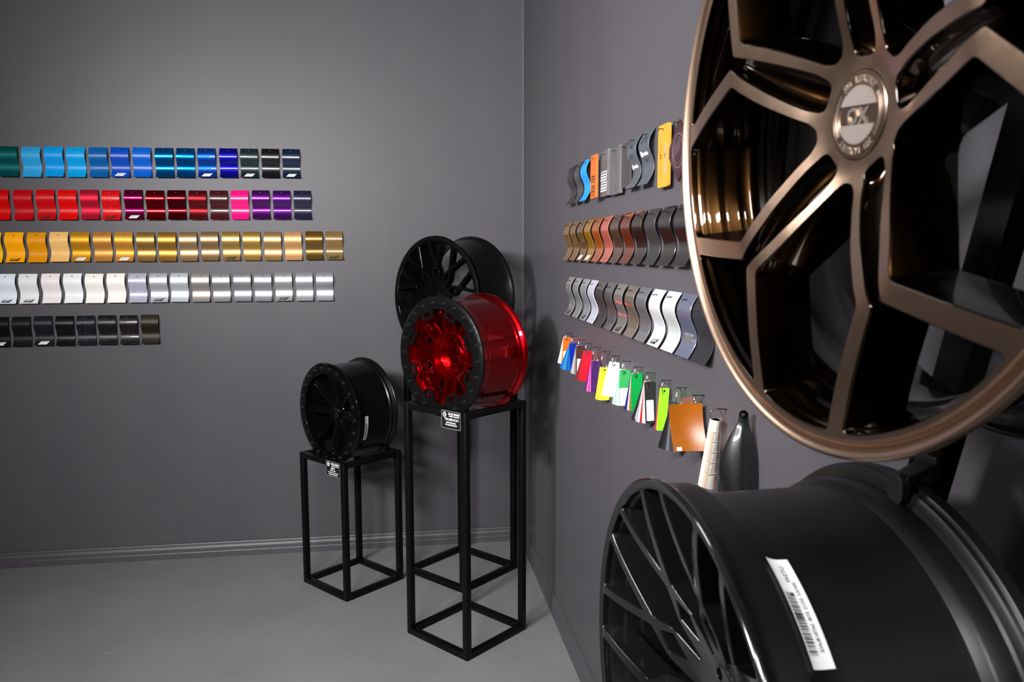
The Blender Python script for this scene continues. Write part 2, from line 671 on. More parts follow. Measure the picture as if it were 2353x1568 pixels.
# ------------------------------------------------------------------ bronze wheel
def bronze_wheel():
    M = wheel_frame((-0.3335, -3.5702, 1.7062), 0.0588, -0.0089)
    t = empty('alloy_wheel', M)
    tag(t, 'large dark bronze alloy wheel with machined split spokes hung upper right', 'wheel')
    D = catmull([0, .040, .055, .08, .12, .163, .20, .256], [.031, .031, .028, .0185, .005, -.004, -.003, .003])
    TH = 154.2
    NEG = [(.0445, .0128, .008), (.064, .0160, .05), (.085, .0152, .08), (.11, .0133, .08), (.135, .0106, .08), (.1650, .0064, .005)]
    EDGE = [(.0575, .0245, .010), (.075, .0247, .05), (.10, .0243, .08), (.12, .0235, .08), (.14, .0215, .08), (.1560, .0192, .008)]
    RR = .2525
    holes, pockets = [], []
    for k in range(5):
        a = TH + 72 * k
        neg = [(s, -q, r) for s, q, r in NEG]
        pos = [(s, q, r) for s, q, r in NEG][::-1]
        rim = [(*pol(RR, -20.3), .006)] + [(*pol(RR, g), 0) for g in range(-17, 18, 2)] + [(*pol(RR, 20.3), .006)]
        lp = [(*rot2(p[:2], a), p[2]) for p in neg + rim + pos]
        pockets.append(round_poly(lp, .005))
        lo = [(*rot2((s, q), -36), r) for s, q, r in EDGE]
        hi = [(*rot2((s, -q), 36), r) for s, q, r in EDGE][::-1]
        rim = [(*pol(RR, -36 + 24.6), .008)] + [(*pol(RR, g), 0) for g in range(-9, 10, 2)] + [(*pol(RR, 36 - 24.6), .008)]
        end = [(*pol(.0535, 6), .01), (*pol(.0535, -6), .01)]
        lp = [(*rot2(p[:2], a + 36), p[2]) for p in lo + rim + hi + end]
        holes.append(round_poly(lp, .005))
    allh = [h if area2(h) > 0 else h[::-1] for h in holes + pockets]
    m = MB()
    plate(m, circle(.256, 200), allh + [circle(.0352, 72)], D, 0, 0)
    W1 = [(0, 0), (.0004, .0001), (.0010, .0007), (.0012, .0020), (.004, .014), (.007, .034), (.009, .050)]
    W2 = [(0, 0), (.0004, .0001), (.0010, .0007), (.0012, .0020), (.0024, .014), (.0034, .034), (.004, .050)]
    for i, h in enumerate(allh):
        hole_walls(m, h, D, W1 if i < 5 else W2, 1)
    back = [inset(h, W1[-1][0] if i < 5 else W2[-1][0]) for i, h in enumerate(allh)]
    plate(m, circle(.2535, 160), back, D, .050, 1, grid=0, flip=True)
    # groove floors between the twin ridges
    for k in range(5):
        a = TH + 72 * k
        ss = [x[0] for x in NEG]
        qq = [x[1] for x in NEG]
        V, F = [], []
        ns, nt_ = 22, 11
        for i in range(ns):
            s = .0455 + (.1660 - .0455) * i / (ns - 1)
            wdt = float(np.interp(s, ss, qq)) - .0008
            end = math.sqrt(max(0, 1 - max(0, (.053 - s) / .0085) ** 2)) if s < .053 else 1.0
            for j in range(nt_):
                u = -1 + 2 * j / (nt_ - 1)
                x, y = rot2((s, u * wdt * max(end, .25)), a)
                dp = .0045 + .0105 * (1 - abs(u) ** 3)
                V.append((x, y, -(D(math.hypot(x, y)) + dp)))
        for i in range(ns - 1):
            for j in range(nt_ - 1):
                F.append((i * nt_ + j, i * nt_ + j + 1, (i + 1) * nt_ + j + 1, (i + 1) * nt_ + j))
        k0 = (ns - 1) * nt_
        wall = [V[k0 + j] for j in range(nt_)] + [(V[k0 + j][0], V[k0 + j][1], -.055) for j in range(nt_)]
        m.add(V, F, 1)
        m.add(wall, [(j, j + 1, nt_ + j + 1, nt_ + j) for j in range(nt_ - 1)], 1)
    wnorm(m.build('wheel_face', [BRZ, BRN], t, ang=50))
    # rim flange (machined, with a step groove)
    m = MB()
    fl = [(.2525, .006), (.2530, .0035), (.2560, .003), (.2585, .0025), (.2600, .0040), (.2612, .0058), (.2628, .0058), (.2640, .0030), (.2660, .0005), (.2690, -.0006), (.2710, .0006), (.2720, .003), (.2722, .006), (.2700, .0085), (.2660, .0095)]
    m.lathe(fl, 200)
    m.build('rim_flange', [BRZ], t, ang=50)
    m = MB()
    out = [(.2660, .0095), (.2640, .013), (.2600, .016), (.257, .028), (.2520, .034), (.2400, .050), (.2360, .075), (.2370, .120), (.2450, .150), (.2540, .158), (.2560, .178), (.2630, .182), (.2700, .188), (.2720, .192), (.2720, .1965), (.2680, .1975)]
    inn = [(.2550, .196), (.2500, .185), (.2490, .165), (.2440, .156), (.2310, .130), (.2280, .085), (.2285, .064), (.2300, .0600), (.2345, .0560), (.2350, .0500), (.2362, .0470), (.2405, .0380), (.2418, .0350), (.2421, .0300), (.2432, .0270), (.2465, .0195), (.2475, .0172), (.2477, .0140), (.2490, .0105), (.2512, .0085), (.2520, .0065), (.2525, .0040)]
    m.lathe(out + inn, 160)
    m.build('barrel', [BRN], t, ang=50)
    # centre cap
    m = MB()
    z = .0298
    m.lathe([(.0344, .034), (.0344, z + .0008), (.0336, z), (.0318, z), (.0314, z + .0006), (.0308, z + .0006), (.0304, z), (.0246, z), (.0240, z + .0008), (.0001, z + .0008)], 96)
    cap = m.build('center_cap', [mat('brushed_bronze_cap', (0.40, 0.29, 0.22), metal=1.0, rough=0.30, vary=0.08)], t, ang=40)
    pale = mat('frosted_bronze', (0.34, 0.285, 0.255), metal=0.75, rough=0.55, flake=((0.42, 0.37, 0.34), 2500, 0.4))
    T = Matrix.Rotation(math.radians(-4.5), 4, 'Z')
    for sgn in (1, -1):
        m = MB()
        pts = []
        h0 = .0075
        Rr = .0232
        a0 = math.asin(h0 / Rr)
        n = 34
        for i in range(n + 1):
            a = a0 + (PI - 2 * a0) * i / n
            rr = Rr - (.0012 if (6 < i < 28 and i % 2) else 0)
            pts.append((rr * math.cos(a), sgn * rr * math.sin(a)))
        if sgn < 0:
            pts = pts[::-1]
        m.prism(pts, -z - .0008, -z + .0006, 0, T)
        m.build('cap_inlay', [pale], cap, smooth=False)
    m = MB()
    v, f = text_geo('XO', .0185, .0004, 0.95, bold=.0004)
    m.add(v, f, 0, T @ Matrix.Translation((0, 0, -z)) @ Matrix.Rotation(PI, 4, 'Z'))
    word = 'XO LUXURY'
    for top in (0, 1):
        for i, ch in enumerate(word):
            if ch == ' ':
                continue
            a = math.radians((i - 4) * 10.0)
            v, f = text_geo(ch, .0072, .0003, 0.9, bold=.00025)
            if top == 0:
                A = T @ Matrix.Rotation(-a, 4, 'Z') @ Matrix.Translation((0, .0277, -z + .0001))
            else:
                A = T @ Matrix.Rotation(PI - a, 4, 'Z') @ Matrix.Translation((0, .0277, -z + .0001))
            m.add(v, f, 0, A)
    for sgn in (0, PI):
        for rr in (.0268, .0286):
            pts = [(rr * math.cos(sgn + a), rr * math.sin(sgn + a), -z + .0001) for a in np.linspace(-.62, .62, 22)]
            m.tube(pts, .00035, 6, M=T)
    m.build('cap_lettering', [mat('bright_bronze', (0.72, 0.62, 0.54), metal=0.9, rough=0.3, vary=0.03)], cap, smooth=False, merge=False)
    return t


bronze_wheel()


# ------------------------------------------------------------------ lower mesh-spoke wheel
def mesh_face(parent, RO, D, phase, nsp, mats, Jr=.150, dia=(.132, .111, .081), hub=.062, capr=.033, face_r=None, deep=.040, ridge=.0030, half=11.0, lug=None):
    """face of Y-shaped spokes whose stem is opened by a diamond"""
    st = 360.0 / nsp
    holes = []
    face_r = face_r or RO * .965
    sc = RO / .265
    J = Jr * sc
    for k in range(nsp):
        a = phase + st * k
        g = math.degrees(ridge / face_r)
        tri = [(J + .009 * sc, 0, .0025), (*pol(face_r, -(half - 1.1 * g * 1.6)), .005)] + [(*pol(face_r, q), 0) for q in np.linspace(-half * .62, half * .62, 5)] + [(*pol(face_r, half - 1.1 * g * 1.6), .005)]
        holes.append(round_poly([(*rot2(p[:2], a), p[2]) for p in tri], .006))
        d0, d1, d2 = [x * sc for x in dia]
        dm = [(d2, 0, .002), (*pol(d1, -8.5), .002), (d0, 0, .002), (*pol(d1, 8.5), .002)]
        holes.append(round_poly([(*rot2(p[:2], a), p[2]) for p in dm], .006))
        mid = a + st / 2
        h2 = st / 2
        ki = [(*pol((hub + .006) * sc, -2.5), .003), (*pol(d1, -(h2 - 11.4)), .02), (*pol(J - .004 * sc, -(h2 - 2.4)), .008), (*pol(face_r, -(h2 - half - 1.5 * g)), .005)]
        rimc = [(*pol(face_r, q), 0) for q in np.linspace(-(h2 - half) * .5, (h2 - half) * .5, 4)]
        kj = [(p[0], -p[1], p[2]) for p in ki][::-1]
        holes.append(round_poly([(*rot2(p[:2], mid), p[2]) for p in ki + rimc + kj], .006))
    holes = [h if area2(h) > 0 else h[::-1] for h in holes]
    m = MB()
    lugs = []
    if lug:
        for i in range(5):
            x, y = pol(lug, phase + 18 + 72 * i)
            lugs.append([(x + .0075 * math.cos(2 * PI * j / 16), y + .0075 * math.sin(2 * PI * j / 16)) for j in range(16)])
    plate(m, circle(RO - .004, 160), holes + lugs + [circle(capr + .0008, 48)], D, 0, 0, grid=.012)
    W = [(0, 0), (.0004, .0001), (.0010, .0007), (.0012, .0020), (.0020, deep * .5), (.003, deep)]
    for h in holes:
        hole_walls(m, h, D, W, 1)
    for h in lugs:
        hole_walls(m, h, D, [(0, 0), (.0005, .0006), (.001, .018)], 1)
        x = sum(p[0] for p in h) / 16
        y = sum(p[1] for p in h) / 16
        m.disc(.007, 0, 16, 1, Matrix.Translation((x, y, -(D(lug) + .018))))
    plate(m, circle(RO - .012, 120), [inset(h, .003) for h in holes], D, deep, 1, grid=0, flip=True)
    face = wnorm(m.build('wheel_face', mats, parent, ang=50))
    m = MB()
    z = D(0) - .001
    m.lathe([(capr, z + .012), (capr, z + .001), (capr - .001, z), (capr - .005, z), (capr - .006, z + .0008), (.0001, z + .0008)], 48)
    m.build('center_cap', [mats[0]], parent, ang=40)
    return face


def lower_wheel():
    M = wheel_frame((-0.394, -3.4135, 1.0927), 0.022, -0.0141)
    t = empty('alloy_wheel', M)
    tag(t, 'glossy black mesh spoke alloy wheel with white barcode sticker on barrel, lower right', 'wheel')
    D = lambda r: .003 + .062 * max(0.0, min(1.0, 1 - (r - .06) / .195)) ** 1.35
    mesh_face(t, .265, D, 14.4, 10, [GUN, GUN], face_r=.2535, lug=.05)
    m = MB()
    m.lathe([(.2535, .010), (.2540, .0032), (.2585, .0022), (.2620, .0010), (.2645, .0030), (.2650, .0060), (.2635, .0090), (.2600, .0110)], 180)
    m.build('rim_flange', [GUN], t, ang=50)
    m = MB()
    out = [(.2600, .0110), (.2585, .0140), (.2580, .0200), (.2572, .0400), (.2565, .0455), (.2530, .0500), (.2465, .0590), (.2440, .0680), (.2430, .0850), (.2430, .1900), (.2440, .2020), (.2500, .2090), (.2520, .2130), (.2522, .2330), (.2545, .2355), (.2610, .2375), (.2640, .2395), (.2648, .2420), (.2640, .2440), (.2655, .2458), (.2673, .2470), (.2675, .2490), (.2675, .2590), (.2650, .2615)]
    inn = [(.2530, .260), (.2450, .235), (.2420, .205), (.2370, .19), (.2340, .09), (.2345, .060), (.2365, .0560), (.2400, .0540), (.2412, .0500), (.2418, .0380), (.2430, .0345), (.2470, .0325), (.2480, .0300), (.2485, .0160), (.2500, .0130), (.2525, .0115), (.2532, .0080)]
    m.lathe(out + inn, 180)
    m.build('barrel', [SATINBLK], t, ang=30)
    # barcode sticker wrapped round the barrel
    prof = catmull([p[1] for p in out[3:10]], [p[0] for p in out[3:10]])

    def on(a, d, lift=.0004):
        r = prof(d) + lift
        x, y = pol(r, a)
        return (x, y, -d)
    A0, A1, D0, D1 = 41.5, 65.7, .0545, .0770
    m = MB()
    na, nd = 24, 6
    V = [on(A0 + (A1 - A0) * i / na, D0 + (D1 - D0) * j / nd, .0010) for i in range(na + 1) for j in range(nd + 1)]
    m.add(V, [(i * (nd + 1) + j, i * (nd + 1) + j + 1, (i + 1) * (nd + 1) + j + 1, (i + 1) * (nd + 1) + j) for i in range(na) for j in range(nd)])
    st = m.build('barcode_sticker', [WHITE], t)
    st['label'] = 'white paper barcode sticker on black barrel'
    m = MB()
    random.seed(3)
    a = A0 + 2.6
    while a < A1 - 8.5:
        wd = random.choice([.10, .10, .18, .30])
        V = [on(a, .0560, .0013), on(a + wd, .0560, .0013), on(a + wd, .0655, .0013), on(a, .0655, .0013)]
        m.add(V, [(0, 1, 2, 3)])
        a += wd + random.choice([.10, .16, .25])

    def sticker_text(body, size, ac, dc, sx=1.0):
        v, f = text_geo(body, size, 0.0, sx, bold=.0001)
        W_ = []
        for x, y, z in v:
            ang = ac + math.degrees(-x / .24)
            W_.append(on(ang, dc - y, .0013))
        m.add(W_, f)
    sticker_text('UTSW', .0062, A1 - 4.0, .0665)
    sticker_text('20X10.5  5X112  ET40  SATIN BLACK', .0046, (A0 + A1) / 2 - 1.5, .0705, 0.86)
    sticker_text('R', .0062, A1 - 9.0, .0640)
    m.build('sticker_print', [INK], st, smooth=False, merge=False)


lower_wheel()


# ------------------------------------------------------------------ display stands
def stand(label, cx, cy, ang, s, h, tb=0.026):
    M = Matrix.Translation((cx, cy, 0)) @ Matrix.Rotation(ang + PI / 4, 4, 'Z')
    t = empty('display_stand', M)
    tag(t, label, 'stand', 'black square tube wheel stands')
    q = s / 2
    leg = MB().box((-tb / 2, -tb / 2, 0), (tb / 2, tb / 2, h), bev=.0025).mesh('leg', [BLACKPC], ang=60)
    rail = MB().box((-q + tb, -tb / 2, -tb / 2), (q - tb, tb / 2, tb / 2), bev=.0015).mesh('rail', [BLACKPC], ang=60)
    for sx in (-1, 1):
        for sy in (-1, 1):
            link('leg', leg, t, (sx * (q - tb / 2), sy * (q - tb / 2), 0))
    for z in (tb / 2, h - tb / 2):
        for sg in (-1, 1):
            link('rail', rail, t, (0, sg * (q - tb / 2), z))
            link('rail', rail, t, (sg * (q - tb / 2), 0, z), (0, 0, PI / 2))
    return t


STL = stand('short black square tube stand under the small black wheel', -0.9040, -0.4242, -0.0781, .3412, .6467)
STM = stand('tall black square tube stand under the red wheel', -0.4032, -1.0169, -0.0840, .3550, .9872)
STB = stand('tallest black square tube stand, in the corner behind the red wheel', -0.3692, -0.3771, -0.0628, .3945, 1.1710, .028)


def plaque(name, label, F, L, h, a0, a1, z0, z1, lines, mark):
    """acrylic sign on the front-left rail; a measured from the front corner towards the left corner"""
    F, L = Vector((*F, 0)), Vector((*L, 0))
    e = (F - L).normalized()          # towards image right
    n = e.cross(Vector((0, 0, 1)))
    if n.y > 0:
        n = -n
    am, zm = (a0 + a1) / 2, (z0 + z1) / 2
    o = F - e * am + Vector((0, 0, zm)) + n * .0056
    M = frame(o, e, Vector((0, 0, 1)), n)
    t = empty(name, M)
    tag(t, label, 'sign')
    W, H = a0 - a1, z1 - z0
    r = .004

    def rr(w_, h_, r_):
        return round_poly([(-w_ / 2, -h_ / 2, r_), (w_ / 2, -h_ / 2, r_), (w_ / 2, h_ / 2, r_), (-w_ / 2, h_ / 2, r_)], .05)
    MB().prism(rr(W, H, r), -.004, 0).build('panel', [mat('sign_black', (0.008, 0.008, 0.009), rough=0.25)], t, smooth=False)
    m = MB()
    a_, b_ = rr(W, H, r), rr(W - .0036, H - .0036, r * .8)
    n_ = min(len(a_), len(b_))
    V = [(*p, .0006) for p in a_[:n_]] + [(*p, .0006) for p in b_[:n_]]
    m.add(V, [(i, (i + 1) % n_, n_ + (i + 1) % n_, n_ + i) for i in range(n_)])
    m.build('border', [mat('clear_edge', (0.22, 0.225, 0.23), rough=0.2)], t, smooth=False)
    m = MB()
    for body, size, x, y, sx in lines:
        v, f = text_geo(body, size, .0002, sx, bold=size * .02)
        m.add(v, f, 0, Matrix.Translation((x * W, y * H, .0005)))
    m.build('lettering', [WHITE], t, smooth=False, merge=False)
    # round emblem with two swept bars
    m = MB()
    x, y, r0 = -.33 * W, mark * H, .0085
    m.tube([(x + r0 * math.cos(b), y + r0 * 1.15 * math.sin(b), .0007) for b in np.linspace(0, 2 * PI, 25)[:-1]], .0009, 6, closed=True)
    for dy, ph in ((.0025, .0), (-.0035, .5)):
        m.tube([(x - .0085 + .017 * u, y + dy + .0022 * math.sin(u * 5 + ph), .0007) for u in np.linspace(0, 1, 9)], .0011, 6)
    m.build('emblem', [WHITE], t, merge=False)
    return t


plaque('name_plaque', 'small black lettered sign on the tall stand below the red wheel', (-.424, -1.267), (-.653, -.996), .987,
       .1242, .0195, .9190, .9885,
       [('BLACK RHINO', .0115, .16, .335, 0.80), ('HARD ALLOYS', .0075, .16, .205, 1.12), ('TRABUCO', .0125, .03, .02, 1.32), ('MATTE BLACK', .0080, .0, -.16, 1.0), ('W/ BLACK BOLTS', .0080, .0, -.29, 1.0)], .27)
plaque('name_plaque', 'small black lettered sign on the short stand below the small black wheel', (-.923, -.665), (-1.144, -.405), .6467,
       .1208, .0175, .5785, .6480,
       [('BLACK RHINO', .0115, .15, .335, 0.80), ('HARD ALLOYS', .0072, .15, .205, 1.12), ('RIPT', .0120, .0, .03, 1.25), ('BEADLOCK', .0070, .0, -.11, 1.1), ('GLOSS BLACK W/ BLACK RING', .0058, .0, -.25, 0.95), ('OFF ROAD USE ONLY', .0075, .0, -.38, 0.9)], .27)


# ------------------------------------------------------------------ beadlock wheels on the stands
def beadlock(name, label, c, az, el, R, width, paint, nspoke, phase, style, nbolt=22):
    M = wheel_frame(c, az, el)
    t = empty(name, M)
    tag(t, label, 'wheel', None)
    RI = R * .79
    # bolted outer ring
    m = MB()
    inner = []
    slots = []
    if style == 'tabs':
        for k in range(8):
            a = phase + 22.5 + 45 * k
            for g, rr, rad in ((-22.5 + 0.001, RI, 0), (-15, RI, 0), (-10.5, RI, .004), (-9, RI - .030, .005), (9, RI - .030, .005), (10.5, RI, .004), (15, RI, 0)):
                inner.append((*pol(rr, a + g), rad))
            sl = [(*pol(RI - .022, a - 6), .004), (*pol(RI - .005, a - 6.3), .004), (*pol(RI - .005, a + 6.3), .004), (*pol(RI - .022, a + 6), .004)]
            lp = round_poly(sl, .006)
            slots.append(lp if area2(lp) > 0 else lp[::-1])
        inner = round_poly(inner, .006)
    else:
        inner = circle(RI, 120)
    if area2(inner) < 0:
        inner = inner[::-1]
    Z = lambda r: 0.0 if r < R * .93 else .006 * ((r - R * .93) / (R * .07)) ** 2
    plate(m, circle(R * .995, 140), [inner] + slots, Z, 0, 0, grid=.012)
    for h in [inner] + slots:
        hole_walls(m, h, Z, [(0, 0), (-.0008 if False else .0006, .0008), (.001, .012)], 0)
    m.lathe([(R * .995, .006), (R, .0075), (R, .014), (R * .985, .018)], 140)
    m.build('beadlock_ring', [RINGBLK if style == 'tabs' else BLACKGL], t, ang=40)
    bm_ = MB()
    bm_.lathe([(.0092, .0), (.0090, -.0012), (.0070, -.0016), (.0069, -.0060), (.0058, -.0074), (.0040, -.0074), (.0038, -.0035), (.0001, -.0035)], 16)
    bme = bm_.mesh('bolt', [BOLT], ang=40)
    for i in range(nbolt):
        x, y = pol(R * .893, phase + 360 / nbolt * (i + .5))
        link('bolt', bme, t, (x, y, 0))
    # barrel
    m = MB()
    q = width
    out = [(R * .985, .018), (R * .960, .022), (R * .955, .040), (R * .940, .050), (R * .935, .065), (R * .930, q * .78), (R * .935, q * .845), (R * .955, q * .865), (R * .957, q * .915), (R * .985, q * .932), (R * .998, q * .940), (R * 1.000, q * .955), (R * .996, q * .963), (R * 1.005, q * .972), (R * 1.005, q * .992), (R * .99, q)]
    inn = [(R * .955, q), (R * .93, q * .9), (R * .91, q * .78), (R * .885, q * .5), (R * .875, .085), (R * .855, .062), (R * .845, .056), (R * .845, .050), (R * .835, .046), (R * .83, .030), (R * .825, .012), (R * .80, .012)]
    inside = mat('shaded_red_inside', (0.030, 0.0012, 0.002), rough=0.5, vary=0.1) if style == 'tabs' else GLOSSBAR  # shade inside the red barrel painted in as a dark maroon copy
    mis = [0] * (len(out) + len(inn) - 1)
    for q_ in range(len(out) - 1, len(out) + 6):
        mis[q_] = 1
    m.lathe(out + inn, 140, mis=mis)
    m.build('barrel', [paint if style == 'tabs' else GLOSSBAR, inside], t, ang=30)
    # spokes
    if style == 'tabs':
        r0, r1, d0, d1 = .093, R * .84, .056, .040
        w0, w1, lip, dip = .030, .030, .006, .008
    else:
        r0, r1, d0, d1 = .045, R * .83, .052, .026
        w0, w1, lip, dip = .015, .022, .0075, .011
    sm = MB()
    ns = 9
    V = []
    for i in range(ns):
        u = i / (ns - 1)
        r = r0 + (r1 - r0) * u
        wv = w0 + (w1 - w0) * u
        d = d0 + (d1 - d0) * u
        dd = dip * (min(1, u * 8) * min(1, (1 - u) * 6 + .05))
        sec = [(-wv - .006, d + .045), (-wv, d + .003), (-wv + .0016, d + .0006), (-wv + lip * .75, d), (-wv + lip, d + dd * .25), (-wv + lip * 1.35, d + dd), (wv - lip * 1.35, d + dd), (wv - lip, d + dd * .25), (wv - lip * .75, d), (wv - .0016, d + .0006), (wv, d + .003), (wv + .006, d + .045)]
        V += [(r, y, -z) for y, z in sec]
    nsec = 12
    F = [(i * nsec + j, i * nsec + j + 1, (i + 1) * nsec + j + 1, (i + 1) * nsec + j) for i in range(ns - 1) for j in range(nsec - 1)]
    F += [((i + 1) * nsec, i * nsec, i * nsec + nsec - 1, (i + 1) * nsec + nsec - 1) for i in range(ns - 1)]
    F += [tuple(range(nsec)), tuple((ns - 1) * nsec + j for j in range(nsec))[::-1]]
    sm.add(V, F)
    sme = sm.mesh('spoke', [paint], ang=28)
    for k in range(nspoke):
        wnorm(link('spoke', sme, t, None, (0, 0, math.radians(phase + 360 / nspoke * k))))
    # hub
    if style == 'tabs':
        web = MB()
        Dw = lambda r: .062 - (r - .08) / (R * .84 - .08) * .016
        wins = []
        for k in range(nspoke):
            a = phase + 22.5 + 45 * k
            q = [(*pol(.116, a - 5.0), .006), (*pol(.172, a - 11.8), .006), (*pol(.174, a), 0), (*pol(.172, a + 11.8), .006), (*pol(.116, a + 5.0), .006)]
            lp = round_poly(q, .006)
            wins.append(lp if area2(lp) > 0 else lp[::-1])
        plate(web, circle(R * .846, 120), wins + [circle(.096, 60)], Dw, 0, 0, grid=.014)
        for h in wins:
            hole_walls(web, h, Dw, [(0, 0), (.0004, .0001), (.0010, .0008), (.0012, .0020), (.003, .04)], 0)
        wnorm(web.build('web', [paint], t, ang=50))
    m = MB()
    if style == 'tabs':
        pr = [(.098, .100), (.0980, .060), (.0965, .0560), (.0935, .0548), (.0905, .0560), (.0895, .0600), (.0865, .0900), (.084, .0930), (.070, .0935), (.044, .0935), (.0425, .0945), (.0001, .0945)]
        m.lathe(pr, 72)
        m.build('hub', [paint], t, ang=30)
        m = MB()
        m.lathe([(.041, .0945), (.041, .0875), (.039, .0862), (.034, .0862), (.032, .0872), (.0001, .0868)], 48)
        m.build('center_cap', [paint], t, ang=40)
        lm_ = MB().lathe([(.0085, .0930), (.0085, .0915), (.0068, .0915), (.0064, .0990), (.0001, .0990)], 20).mesh('lug_hole', [paint, ], ang=40)
        for i in range(6):
            x, y = pol(.062, 30 + 60 * i)
            link('lug_hole', lm_, t, (x, y, 0))
    else:
        m.lathe([(.055, .110), (.0545, .058), (.052, .0555), (.038, .055), (.0365, .056), (.0001, .056)], 60)
        m.build('hub', [paint], t, ang=30)
        m = MB()
        m.lathe([(.036, .056), (.036, .0405), (.034, .0385), (.027, .0385), (.025, .0395), (.0001, .0390)], 48)
        m.build('center_cap', [paint], t, ang=40)
        lm_ = MB().lathe([(.0085, .0555), (.0085, .0540), (.0068, .0540), (.0064, .0600), (.0001, .0600)], 20).mesh('lug_hole', [paint], ang=40)
        for i in range(6):
            x, y = pol(.0455, 30 + 60 * i)
            link('lug_hole', lm_, t, (x, y, 0))
    # back of the face, closing the gaps between spokes and barrel
    return t


BLACKGL = GLOSSBLK
GLOSSBAR = mat('satin_black_barrel', (0.0022, 0.0022, 0.0025), rough=0.25, spec=0.24)
BOLT = mat('black_bolt', (0.06, 0.06, 0.062), metal=0.9, rough=0.22)
beadlock('alloy_wheel', 'candy red alloy wheel with black bolted beadlock ring on the tall stand',
         (-0.5133, -1.1076, 1.1838), 0.6889, -0.0036, .2396, .2589, RED, 8, 270, 'tabs')
WL = beadlock('alloy_wheel', 'small gloss black alloy wheel with bolted ring on the short stand',
              (-1.0010, -0.5024, 0.8464), 0.6784, -0.0112, .2391, .2251, GLOSSBLK, 8, 270, 'ribs')
# white sticker on the small black wheel
m = MB()
pf = catmull([.040, .055, .075, .2251 * .7], [.2391 * k for k in (.955, .940, .935, .930)])
V = []
for i in range(9):
    for j in range(3):
        a = -26.5 + 29.5 * i / 8
        d = .0455 + .0205 * j / 2
        V.append((*pol(pf(d) + .0012, a), -d))
m.add(V, [(i * 3 + j, i * 3 + j + 1, i * 3 + j + 4, i * 3 + j + 3) for i in range(8) for j in range(2)])
s_ = m.build('barcode_sticker', [mat('grey_paper', (0.42, 0.41, 0.40), rough=0.6, vary=0.05)], WL)
s_['label'] = 'pale paper sticker on black barrel'
m = MB()
a = -23.5
random.seed(5)
while a < -6:
    wd = random.choice([.25, .45])
    m.add([(*pol(pf(d) + .0018, b), -d) for b, d in ((a, .050), (a + wd, .050), (a + wd, .060), (a, .060))], [(0, 1, 2, 3)])
    a += wd + random.choice([.3, .5])
m.build('sticker_print', [INK], s_, smooth=False, merge=False)


def back_wheel():
    M = wheel_frame((-0.4999, -0.4869, 1.3803), 0.6992, 0.0152)
    t = empty('alloy_wheel', M)
    tag(t, 'big gloss black multi spoke alloy wheel in the corner behind the red wheel', 'wheel')
    R, q = .2876, .245
    D = lambda r: .004 + .014 * max(0.0, 1 - r / .26) ** 1.2
    mesh_face(t, R, D, 90, 10, [GLOSSBLK, GLOSSBLK], face_r=.262, half=10, ridge=.0045, deep=.03, lug=.048)
    m = MB()
    out = [(.262, .010), (.2625, .0045), (.276, .0035), (.282, .002), (.2868, .004), (.2876, .008), (.285, .012), (.277, .014), (.270, .03), (.262, .05), (.258, .08), (.260, q * .7), (.270, q * .8), (.273, q * .9), (.284, q * .93), (.2897, q * .955), (.2897, q * .99), (.286, q)]
    inn = [(.272, q), (.263, q * .85), (.252, q * .6), (.250, .08), (.256, .04), (.262, .010)]
    m.lathe(out + inn, 160)
    m.build('barrel', [GLOSSBAR], t, ang=50)


back_wheel()


# ------------------------------------------------------------------ rack behind the two near wheels
def rack():
    t = empty('wheel_rack', Matrix.Translation((-.09, -3.6, 0)))
    tag(t, 'black metal rack leg leaning behind the bronze wheel with rubber hooks', 'rack')
    O = Vector((.09, 3.6, 0))
    yl = lambda z: -3.3712 - .2975 * (z - 1.366)
    for side in (0, 1):
        m = MB()
        zt, wd = 2.14, .046
        V = []
        for z in (0.0, zt):
            y1 = yl(z)
            if side:
                y1 = -7.20 - y1 + wd
            for x in (-.100, -.074):
                for y in (y1, y1 - wd):
                    V.append(Vector((x, y, z)) + O)
        m.add(V, [(0, 1, 3, 2), (4, 6, 7, 5), (0, 4, 5, 1), (2, 3, 7, 6), (0, 2, 6, 4), (1, 5, 7, 3)])
        me = m.mesh('post', [BLACKPC], smooth=False)
        bm = bmesh.new()
        bm.from_mesh(me)
        bmesh.ops.bevel(bm, geom=bm.edges[:], offset=.0018, segments=2, affect='EDGES', profile=.5)
        bm.to_mesh(me)
        bm.free()
        link('post', me, t)
    m = MB().box((-.104, yl(2.14) - .20, 2.135), (-.070, yl(2.14) + .02, 2.165), M=Matrix.Translation(O), bev=.002)
    m.build('cross_bar', [BLACKPC], t)
    rub = mat('black_rubber', (0.010, 0.010, 0.011), rough=0.5, spec=0.3)
    for (yc, yp, zl, xl) in ((-3.450, -3.402, 1.3585, -.132), (-3.606, -3.566, 1.9760, -.137)):
        m = MB()
        m.prism([(-.098, yp + .014), (-.098, yp - .014), (xl - .032, yc - .011), (xl - .032, yc + .011)][::-1], zl + .003, zl + .013)
        # rounded paddle turned down in front of the lip
        pts = [(.012 * math.cos(a), .004 + .012 * math.sin(a)) for a in np.linspace(0, PI, 11)] + [(.012 * math.cos(a), -.006 + .012 * math.sin(a)) for a in np.linspace(PI, 2 * PI, 11)]
        m.prism(pts, -.005, .005, M=Matrix.Translation((xl - .034, yc, zl)) @ Matrix.Rotation(PI / 2, 4, 'Y') @ Matrix.Rotation(PI / 2, 4, 'Z'))
        m.box((-.103, yp - .018, zl - .006), (-.096, yp + .018, zl + .020), bev=.002)
        m.v = [tuple(Vector(p) + O) for p in m.v]
        h = m.build('hook', [rub], t, smooth=False)
        bv = h.modifiers.new('bevel', 'BEVEL')
        bv.width, bv.segments = .0025, 2


rack()

